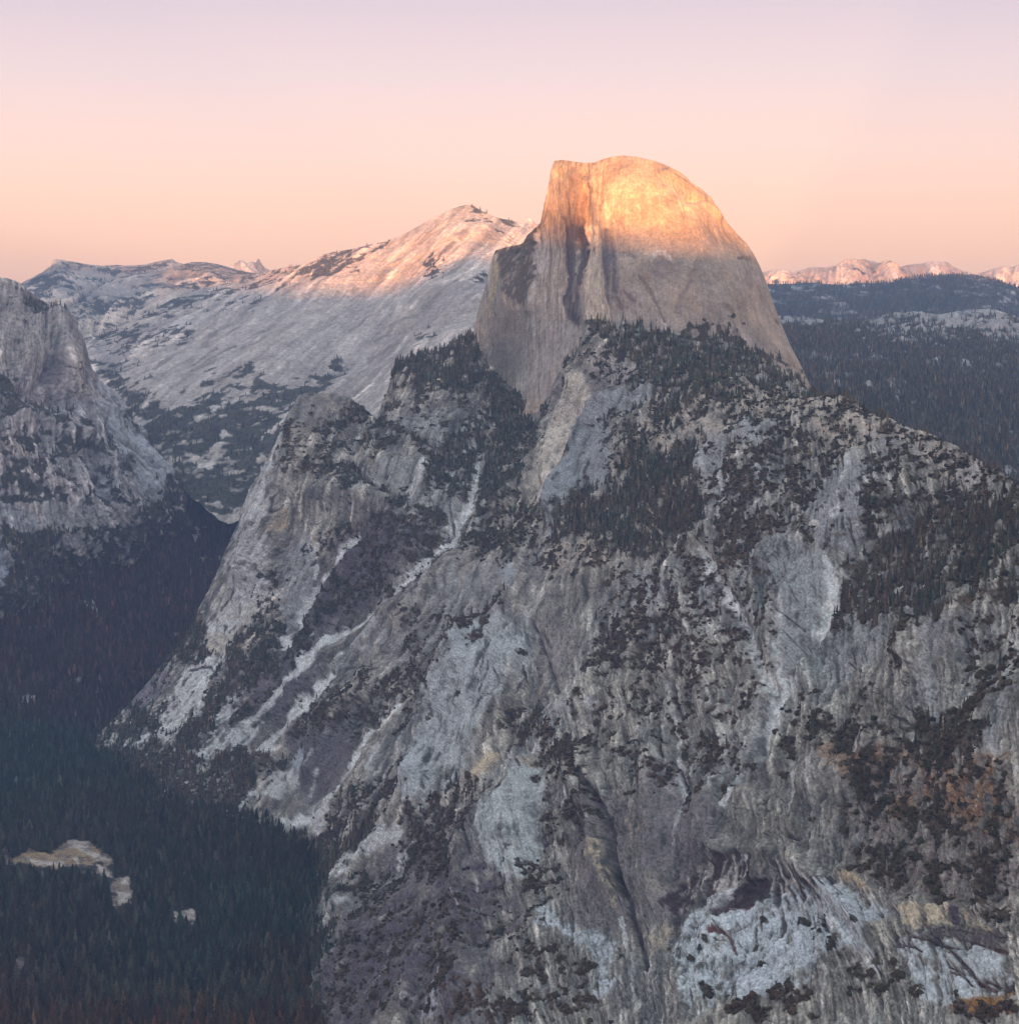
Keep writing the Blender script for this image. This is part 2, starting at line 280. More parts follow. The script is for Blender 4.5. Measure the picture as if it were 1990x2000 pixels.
A.paint(pp('a8','0 180 260 180 700 300 1100 390 1500 530 1750 700 1500 760 1100 560 700 560 300 420 0 420'), SAND, .62, 20, 14, .2, .9)
A.paint(pp('a8','1500 520 1960 780 1960 900 1640 900 1500 700'), (.42,.42,.41), .5, 16, 10, .2, .9)
A.paint(pp('a7','1150 380 1922 280 1922 480 1500 600 1200 680 1080 500'), SAND, .6, 18, 12, .2, 1)
A.paint(pp('a7','400 1400 480 1270 850 1300 900 1440 700 1430 500 1500'), (.50,.44,.36), .65, 10, 10, .1, .9)
A.paint(pp('a7','700 0 1000 0 1050 80 900 200 800 280 700 100'), (.40,.36,.35), .5, 10, 8, .5, .5)
A.fracture(.62, 2.2, 3.2, 300, 1)
# bright slabs, aprons and scree
A.paint(pp('a6','480 420 400 520 300 640 220 760 160 900 100 1000 40 1120 10 1250 0 1450 -20 1550 -40 1680 100 1760 200 1650 280 1500 300 1350 330 1100 360 940 330 850 390 680 430 560'), (.56,.56,.54), .78, 8, 6, .6, .5)
A.paint(pp('a6','560 130 700 150 860 230 760 290 680 330 600 420 500 420 430 440 480 260'), (.27,.265,.25), .5, 8, 5, .6, .4)
A.paint(pp('a6','640 180 690 160 740 290 700 290'), (.46,.42,.36), .5, 4, 2, .6, .3)
A.paint(pp('a6','100 1400 230 1360 290 1420 250 1520 130 1680 60 1600'), PALE, .75, 8, 5, .3, .6)
A.paint(pp('a6','0 1550 150 1600 320 1500 330 1600 260 1700 0 1880 -100 1960 -80 1700'), (.58,.57,.53), .7, 8, 8, .3, 1.2)
A.paint(pp('a6','400 1240 560 1100 590 1240 590 1500 500 1680 400 1820 380 1640 390 1450'), BLUEGREY, .6, 8, 5, .6, .3)
A.paint(pp('a6','430 930 462 960 450 1040 330 1110 310 1080 380 1020'), TAN, .75, 4, 4, .5, .4)
A.paint(pp('a6','1000 550 1030 570 970 640 930 670 950 610'), TAN, .6, 3, 3)
A.paint(pp('a6','1160 1660 1250 1600 1240 1660 1180 1740 1140 1790'), TAN, .6, 4, 5, .8)
A.paint(pp('a6','1590 1290 1650 1250 1600 1400 1560 1420'), (.46,.37,.28), .5, 5, 5, .8)
A.paint(pp('a6','950 720 1080 650 1160 700 1320 680 1240 830 1150 850'), (.37,.38,.37), .6, 8, 5, .9, .3)
A.paint(pp('a6','1210 370 1400 340 1500 420 1450 540 1290 470 1200 430'), (.38,.40,.39), .55, 8, 5, .9, .2)
A.paint(pp('a6','1300 1280 1330 1160 1500 1040 1510 1090 1390 1200 1290 1290'), PALE, .55, 5, 4, .5)
A.paint(pp('a6','1850 1290 1922 1290 1900 1440 1850 1500'), (.46,.50,.52), .7, 4, 3, .3, .2)
A.paint(pp('a7','140 1400 200 1400 160 1540 90 1620 100 1500'), (.46,.50,.52), .7, 4, 3, .3, .2)
A.paint(pp('a6','1100 1700 1500 1300 1922 1250 1922 1922 900 1922'), (.33,.335,.325), .4, 20, 10, 1.2, .2)
A.paint(pp('b2','560 240 600 340 620 430 520 500 480 600 430 720 330 900 220 960 0 1030 -40 900 120 780 200 620 330 470 400 330 430 250'), (.68,.70,.67), .92, 7, 7, .6, .8)
A.paint(pp('b2','400 330 640 330 620 430 500 470 420 450 360 460'), (.62,.58,.48), .6, 6, 6, .2, 1.)
A.paint(pp('a5','1250 1150 1330 1080 1180 1400 980 1560 950 1490 1080 1370'), (.26,.24,.27), .7, 6, 6, .8)
A.paint(pp('a5','1150 1650 1250 1550 1230 1760 900 1880 680 1910 820 1830 1000 1760'), PALE, .65, 5, 8, .2, 1.6)
A.paint(pp('b2','700 680 560 800 480 900 390 1000 420 1030 600 930 660 760'), (.58,.60,.59), .8, 6, 6, .3, 1.3)
A.paint(pp('b2','560 1010 740 900 760 960 690 1060 560 1110 430 1150 340 1170 480 1080'), (.62,.64,.63), .9, 5, 6, .3, .9)
A.paint(pp('b2','970 1230 990 1330 870 1450 760 1470 640 1530 600 1560 650 1440 790 1340 870 1280'), (.60,.61,.58), .9, 5, 7, .1, 1.3)
A.paint(pp('b2','1060 1080 1050 1180 1030 1270 950 1190'), (.45,.49,.51), .75, 4, 3, .5)
A.paint(pp('b2','1260 1430 1250 1530 1170 1680 1110 1700 1010 1600 850 1670 780 1740 860 1640 1000 1540 1100 1500'), (.72,.73,.70), .95, 5, 5, .1, .7)
A.paint(pp('b2','1640 1660 1700 1650 1680 1740 1560 1800 1520 1840'), (.50,.50,.47), .7, 5, 5, .2, 1.)
A.paint(pp('b2','1500 940 1700 780 1740 800 1640 900 1560 960'), (.46,.46,.45), .5, 5, 5, .3, 1.)
A.paint(pp('b4','420 180 620 60 760 90 800 200 700 340 640 560 500 850 430 1100 200 1200 80 1330 30 1330 0 1130 140 880 220 720 300 500 360 320'), (.50,.53,.53), .82, 8, 6, .9, .3)
A.paint(pp('b4','800 1100 920 1080 960 1300 900 1560 880 1700 830 1880 740 1860 600 1750 590 1560 640 1380'), (.49,.52,.51), .88, 7, 5, .6, .3)
A.paint(pp('b4','1230 590 1290 620 1290 690 1240 660'), PALE, .8, 3, 3, .2)
A.paint(pp('b4','1020 620 1100 640 1060 690 1010 680'), PALE, .6, 3, 3, .2)
A.paint(pp('b4','560 960 600 960 540 1080 470 1170 490 1080'), (.60,.50,.36), .8, 3, 4, .6)
A.paint(pp('b4','800 1040 880 1030 890 1080 820 1080'), TAN, .7, 4, 4)
A.paint(pp('b4','850 460 885 400 880 480 850 560'), TAN, .6, 3, 2)
A.paint(pp('b5','560 790 650 740 680 830 660 900 600 890'), (.54,.46,.33), .85, 5, 9, .8, .9)
A.paint(pp('b5','660 900 740 960 740 1080 700 1120 670 1000'), (.52,.45,.33), .8, 5, 8, .9, .9)
A.paint(pp('b5','820 560 870 510 890 600 860 720 830 620'), (.42,.36,.28), .6, 5, 5, .9)
A.paint(pp('b5','1020 1000 1080 960 1090 1080 1040 1120'), (.42,.38,.32), .5, 6, 5, .9)
A.paint(pp('b5','1180 1420 1230 1230 1350 1200 1420 1280 1500 1260 1700 1150 1800 1120 1900 1180 1922 1500 1700 1580 1550 1700 1500 1830 1280 1780 1200 1620 1130 1480'), (.60,.65,.66), .82, 9, 16, 1.1, 1.0)
A.paint(pp('b5','930 1340 1080 1270 1130 1300 1090 1440 960 1480'), (.48,.43,.34), .7, 6, 6, .9)
A.paint(pp('b5','200 1050 300 1180 380 1300 560 1290 700 1380 680 1500 640 1700 560 1700 560 1400 260 1290 180 1150'), (.54,.58,.60), .82, 7, 10, .6, .8)
A.paint(pp('b5','1540 1560 1800 1560 1760 1780 1560 1760'), (.27,.25,.28), .6, 8, 8, .8, .3)
A.paint(pp('b3','1120 1800 1330 1760 1350 1830 1250 1922 1120 1922'), (.46,.48,.50), .6, 6, 6, .5, .6)
A.paint(pp('b3','840 1600 900 1590 820 1740 780 1770'), (.46,.48,.50), .6, 5, 4, .5)
A.paint(pp('b3','1000 820 1040 780 980 940 950 960'), (.44,.47,.49), .5, 5, 5, .5)
A.paint(pp('b6','0 1200 230 1100 420 1000 600 1000 800 1060 1000 1200 1150 1260 1000 1420 1000 1600 760 1560 640 1500 560 1700 440 1800 0 1850'), (.54,.58,.60), .78, 9, 10, 1.2, .6)
A.paint(pp('b6','1150 1450 1420 1440 1700 1440 1922 1520 1960 1800 1700 1870 1400 1880 1250 1650'), (.58,.62,.63), .85, 7, 8, .9, .6)
A.paint(pp('b6','1210 1230 1340 1190 1560 1180 1570 1310 1400 1320 1330 1360 1240 1340'), (.68,.60,.44), .9, 3, 5, 1.2, .6)
A.paint(pp('b6','1640 1190 1720 1280 1900 1360 1890 1400 1680 1340'), (.50,.42,.30), .6, 4, 4, 1.2)
A.paint(pp('b6','720 930 800 930 920 1000 1040 1110 1070 1150 960 1090 800 1010'), (.52,.43,.30), .7, 4, 5, .5, .8)
A.paint(pp('b6','1560 1922 1740 1830 1960 1760 1960 1960'), (.36,.19,.06), .85, 6, 8, .2, 1.2)
A.paint(pp('b7','560 60 700 10 860 120 910 160 910 270 880 300 870 460 800 560 720 690 640 800 600 860 560 1000 560 1180 500 1280 430 1380 360 1450 400 1380 450 1280 490 1150 500 1000 490 880 560 760 580 620 640 420 640 260 600 150'), (.40,.415,.41), .5, 10, 12, 1.2, .5)
A.paint(pp('b7','900 500 1280 510 1280 700 1100 720 950 800 880 780'), (.36,.37,.36), .55, 8, 6, .9, .2)
A.paint(pp('b7','1400 780 1480 740 1520 850 1490 1000 1390 1010'), (.47,.48,.47), .6, 8, 5, .6, .2)
A.paint(pp('b7','1440 560 1720 480 1740 650 1480 720'), (.33,.33,.33), .5, 8, 6, .8, .2)
A.paint(pp('b7','1840 1120 1900 950 1950 900 1950 1300 1880 1240'), (.42,.43,.43), .5, 8, 5, .6)
A.paint(pp('a8','430 1080 700 700 780 620 860 720 850 1150 780 1280 650 1220'), (.36,.365,.365), .7, 8, 6, .9, .2)
A.paint(pp('a8','160 1230 350 1160 480 1200 650 1290 650 1560 600 1780 480 1922 250 1922 330 1700 300 1450'), (.38,.40,.39), .6, 10, 6, .9, .2)
A.paint(pp('a8','960 560 1100 510 1240 560 1280 640 980 620'), (.32,.31,.30), .7, 6, 5, .5, .3)
A.paint(pp('a8','0 400 240 400 280 460 150 520 0 540'), (.37,.385,.385), .7, 6, 6, .4, .3)
A.paint(pp('a7','600 50 650 80 690 160 725 240 720 360 660 460 560 680 500 800 400 980 300 1020 200 1040 300 900 330 600 450 400 560 200'), (.62,.57,.49), .92, 5, 3, .7, .4)
A.paint(pp('a7','330 440 450 380 560 200 560 60 420 80 420 300'), (.40,.365,.335), .6, 6, 3, .9, .3)
A.paint(pp('a7','640 340 665 350 665 460 640 480'), (.72,.66,.55), .7, 3, 2, .3)
A.paint(pp('a7','560 640 520 800 470 900 430 1030 430 1080 460 1060 540 830 580 700'), (.17,.15,.14), .75, 3, 2, .5)
A.paint(pp('a7','770 330 850 260 1000 200 1200 210 1050 330 850 420 860 700 850 860 690 920 600 940 500 1100 390 1240 440 1090 540 830 620 620 700 420'), (.34,.365,.375), .8, 6, 4, .7, .2)
A.paint(pp('a7','680 60 760 120 840 200 790 300 740 270 700 160'), (.25,.225,.225), .7, 5, 3, .7)
A.paint(pp('a7','1560 560 1700 540 1650 700 1600 1000 1560 1100 1480 830 1480 700'), (.33,.35,.36), .5, 8, 8, .8)
A.paint(pp('a7','880 1360 900 1420 1100 1440 1280 1450 1290 1600 1240 1720 1100 1720 1000 1550'), (.36,.375,.375), .5, 10, 8, .5, .8)
# overhangs: dark water-stained walls under roofs
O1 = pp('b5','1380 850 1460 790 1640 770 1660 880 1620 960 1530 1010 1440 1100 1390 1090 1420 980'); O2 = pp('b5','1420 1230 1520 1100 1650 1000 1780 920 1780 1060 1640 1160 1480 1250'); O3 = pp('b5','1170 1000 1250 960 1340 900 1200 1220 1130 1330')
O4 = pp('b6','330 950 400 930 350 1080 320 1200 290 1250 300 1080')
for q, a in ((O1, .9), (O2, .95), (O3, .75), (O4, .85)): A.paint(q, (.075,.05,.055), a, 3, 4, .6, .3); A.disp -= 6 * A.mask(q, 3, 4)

rs = np.random.default_rng(77)
roof = np.array(pp('b5','1150 1010 1250 930 1330 870 1450 790 1600 770 1720 780 1850 850 1960 870 2080 930 2200 960')); al = np.linspace(0, 1, len(roof))
for q in range(70):                                # water stains and clean ribs hanging from the roofs
    t_ = rs.uniform(0, 1); x_ = np.interp(t_, al, roof[:, 0]); y_ = np.interp(t_, al, roof[:, 1]) + rs.uniform(-2, 22); ln = rs.uniform(14, 75); sl = np.interp(t_, [0, .25, .5, .75, 1], [-.45, -.3, 0, .35, .7]) + rs.normal(0, .07)
    A.stripe([(x_, y_), (x_ + sl * ln * .5, y_ + ln * .5), (x_ + sl * ln * 1.1, y_ + ln)], (.065,.045,.05) if q % 3 else (.58,.55,.50), rs.uniform(.9, 2.6), .85, 1.0 if q % 3 else 0, .3)
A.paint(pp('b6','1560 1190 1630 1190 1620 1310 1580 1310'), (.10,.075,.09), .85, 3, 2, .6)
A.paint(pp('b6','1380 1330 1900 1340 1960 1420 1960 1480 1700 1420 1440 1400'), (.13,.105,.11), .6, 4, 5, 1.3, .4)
A.stripe(pp('b5','1390 1190 1480 1100 1600 1000 1650 870 1670 800'), (.60,.62,.62), 4, .9)
A.stripe(pp('b5','1550 800 1552 1000'), (.55,.53,.48), 2.5, .8)
A.stripe(pp('b5','1620 790 1480 960 1440 1010'), (.5,.5,.48), 2, .6)
for q, wd in (('1280 1430 1440 1440 1560 1520 1650 1620 1740 1740 1860 1760 1960 1740', 3.2), ('1440 1440 1540 1490 1640 1470 1700 1430 1820 1470 1960 1520', 4), ('1560 1690 1640 1700 1690 1760', 2.2), ('1150 1470 1290 1490 1360 1540', 2), ('1520 1560 1560 1660 1640 1680', 1.6), ('1740 1740 1790 1710 1880 1740', 2)):
    A.stripe(pp('b6', q), (.11,.06,.05), wd, .9, 5)
for q, wd in (('1430 1390 1500 1380 1560 1440 1580 1520', 3), ('1480 1260 1600 1200 1700 1160', 2.4), ('1600 1350 1680 1240', 2.4), ('1450 1430 1500 1470 1540 1470', 1.6)): A.stripe(pp('b5', q), (.15,.07,.06), wd, .9, 4)
for q in ('1270 1080 1300 1400', '1230 1000 1200 1230', '1290 1500 1230 1750', '1110 1500 1130 1720 1160 1800'): A.stripe(pp('b5', q), (.2,.16,.15), 2.2, .6, 4)
# light chutes where water runs
for k, q, wd, a in (('b2','1140 0 1060 130 1030 200 1000 270 930 350 900 400', 5, .9), ('b2','1660 30 1580 90 1420 220 1300 290 1180 370 1100 470 1040 560 1000 600 930 650 880 720 800 820 740 900', 6.5, .9), ('b2','740 900 620 1010 520 1100 340 1170', 6, .7),
    ('b2','1210 590 1150 670 1010 760 930 840 900 910 870 980 830 1040 770 1100 690 1140', 7, .95), ('b2','1760 680 1700 780 1630 880 1560 950 1490 990 1430 1080 1340 1240 1260 1380 1180 1480', 7, .95),
    ('a6','1690 500 1660 640 1640 760 1590 880 1510 980 1480 1060 1400 1180 1300 1280 1160 1470 1060 1580 900 1680 760 1790 640 1890', 6, .8), ('a6','870 1110 800 1190 760 1270 690 1350 640 1440 560 1580 500 1700 410 1850', 7, .9), ('a6','660 1120 600 1220 590 1400', 2.5, .7),
    ('a6','370 640 350 800 300 1000', 6, .5), ('a6','1340 650 1300 760 1240 840', 4, .5), ('b7','880 380 800 540 740 640 660 750 580 860 540 1000 520 1150 450 1350 370 1480', 7, .75), ('b7','200 60 250 180 330 290 400 400 460 560 500 700 560 800', 7, .6), ('b7','650 420 600 600 610 780', 5, .5), ('b7','720 700 620 820 600 1000', 5, .5),
    ('b7','540 1000 500 1200 450 1300', 6, .6), ('a8','770 650 740 850 700 1060', 5, .5), ('a8','640 1330 650 1560 540 1750 470 1922', 6, .6), ('a8','320 1450 340 1600 320 1750', 4, .5), ('b7','700 1230 670 1500', 3, .5), ('b7','800 1560 805 1690', 3, .7), ('b7','20 820 90 1100 100 1500 90 1700', 4, .4),
    ('a7','1450 1300 1560 1450 1640 1600 1740 1760', 7, .55), ('a7','1620 850 1640 960 1600 1100', 5, .5), ('b4','1140 1250 1100 1400', 2.5, .6), ('b4','860 1300 830 1480', 2, .4), ('b4','750 1500 930 1480', 1.6, .4), ('b5','740 1200 770 1350 810 1480', 3, .6), ('b6','560 1080 700 1300 860 1500 1000 1660', 5, .5), ('b6','650 1080 800 1260 960 1460', 4, .5),
    ('b6','500 1100 480 1250', 4, .5), ('b6','620 1570 680 1700 640 1800', 5, .5), ('b6','1060 1180 1070 1240', 5, .6), ('b3','1100 640 1000 820', 3, .3), ('b3','600 960 720 830 860 720 1000 620', 7, .55), ('b3','480 1090 600 1020 700 920', 6, .7), ('b3','490 1270 600 1180 680 1130', 5, .5),
    ('b2','1060 1420 1150 1240', 1.5, .6), ('b2','1480 330 1300 470', 2.5, .5), ('b2','1560 260 1380 420 1250 560', 4, .4), ('b3','870 60 800 240', 5, .4), ('a4','0 600 40 640', 2, .3)):
    A.stripe(pp(k, q), (.72,.74,.72), wd, min(1, 1.1 * a), 0, .3, .9 * a)
A.paint([(1595,1040),(1610,1035),(1608,1044),(1598,1046)], (.8,.78,.74), 1, 1.5, 1)
# cracks, corners, ribs; the deep crack's shadow is painted into its dark colour
for k, q, wd, dg in (('b4','1190 1110 1290 1220 1350 1340 1390 1470 1420 1600 1440 1750 1450 1900', 7, 17), ('b5','740 900 770 1000 800 1080 830 1240 870 1290 900 1500 950 1580', 7, 14), ('b4','1380 1000 1365 1200', 2.5, 10), ('b4','1810 480 1855 660', 4, 14), ('b4','1715 800 1750 950 1760 1100', 4, 16), ('b5','780 740 800 600', 3, 8),
    ('b5','690 120 665 350', 2.5, 10), ('b4','850 60 930 270 985 520', 3, 9), ('a6','820 620 880 690 960 770 1060 840 1150 880', 4, 14), ('a6','1230 460 1310 510 1400 540', 4, 14), ('a6','460 870 465 1010', 2, 8), ('a6','1060 1590 1200 1450 1390 1210', 4, 12), ('b4','620 560 560 800 500 980', 2.5, 7), ('b2','1250 1340 1330 1300', 2.5, 5), ('b2','270 570 400 545 480 620', 2.5, 6),
    ('b3','1520 620 1550 760 1560 860', 3, 10), ('b5','420 1180 410 1340', 2.5, 6), ('b5','270 300 300 500 290 700', 3, 8), ('b6','500 440 600 360', 4, 10), ('b6','1010 1350 1060 1290 1090 1280', 4, 10), ('b6','640 1260 700 1400', 4, 8), ('b6','440 680 350 640', 4, 10), ('b7','630 420 740 490', 1.6, 4), ('b7','640 510 720 590', 1.6, 4),
    ('b7','60 860 100 1000', 4, 10), ('a7','680 1500 690 1620', 5, 12), ('a7','1280 1550 1290 1680', 4, 10), ('a6','1270 340 1400 330', 1.5, 5), ('b5','1160 200 1180 300', 3, 8)):
    A.stripe(pp(k, q), (.10,.085,.095), wd * .6, .8, dg)
rs = np.random.default_rng(91)
for q in range(420):                               # joints, corners and water marks too many to list, each running down the fall line
    x_, y_ = rs.uniform(420, 1990), rs.uniform(820, 1995); k_ = min(FLOW_A, key=lambda f: (f[0] - x_) ** 2 + (f[1] - y_) ** 2); an = math.atan2(k_[3], k_[2]) + rs.normal(0, .16) + (0 if q % 14 else rs.choice([-1.1, 1.1])); ln = rs.uniform(3, 13); pts = [(x_, y_)]
    for _ in range(4): an += rs.normal(0, .22); x_ += ln * math.cos(an); y_ += ln * math.sin(an); pts.append((x_, y_))
    if q % 4 == 3: A.stripe(pts, (.58,.58,.55), rs.uniform(.8, 2.2), .6, 0, .6)
    else: A.stripe(pts, (.075,.066,.07), rs.uniform(.6, 1.5), .85, 1.6, .5)
A.rib(pp('b4','1100 1000 1200 1200 1290 1400 1340 1600 1370 1850'), 26, 26); A.rib(pp('b4','700 330 640 560 500 850 430 1100'), 18, 20); A.rib(pp('b4','800 1100 760 1400 720 1800'), 26, 30); A.rib(pp('b4','420 170 300 500 200 740 60 1120'), 26, 22)
A.rib(pp('a6','560 140 500 420 420 640 330 850 260 1100 180 1350'), 45, 30); A.rib(pp('a6','1060 650 1250 680 1330 690'), 20, 22); A.rib(pp('a6','620 860 780 800 900 830 1050 900'), 26, 22); A.rib(pp('a6','1500 1330 1300 1480 1100 1640 900 1860'), 22, 22); A.rib(pp('a6','830 1230 700 1450 600 1700'), 18, 18)
A.rib(pp('a7','860 260 760 360 680 500 600 700 540 860 470 1060'), 32, 14); A.rib(pp('a7','600 40 600 200 480 500 380 800'), 18, 12)
A.rib(pp('b2','1500 600 1300 900 1100 1250'), 22, 22); A.rib(pp('b3','1150 300 900 620 700 880 600 1150'), 26, 30); A.rib(pp('b3','1650 500 1500 900 1450 1300 1400 1800'), 22, 34); A.rib(pp('b5','1000 100 1050 600 1000 1100'), 20, 34); A.rib(pp('b5','1350 300 1380 700'), 20, 30); A.rib(pp('b7','100 200 200 600 250 1000'), 16, 30)
A.rib(pp('b7','760 720 850 1000 800 1300'), 18, 30); A.rib(pp('b7','1300 450 1350 700'), 16, 24); A.rib(pp('b6','420 800 600 1000 900 1300 1000 1500'), 18, 20); A.rib(pp('b5','1400 760 1560 780 1700 760 1900 840'), 6, 12); A.rib(pp('b6','700 920 900 1000 1100 1180 1240 1200 1600 1170 1922 1240'), 6, 12)
A.rib([(1370,760),(1500,800),(1650,850),(1800,930)], 14, 40)
for k, q, h, wd in (('b2','1140 20 1000 270 900 420', -16, 12), ('a6','1690 500 1640 760 1480 1060 1160 1470 760 1790', -24, 20), ('a6','870 1110 690 1350 500 1700', -16, 14), ('b2','1760 680 1490 990 1260 1380', -18, 14), ('b7','880 380 660 750 540 1000 450 1350', -20, 16), ('b7','200 60 400 400 560 800', -14, 14), ('b2','1210 590 930 840 770 1100', -14, 12)):
    A.rib(pp(k, q), h, wd)
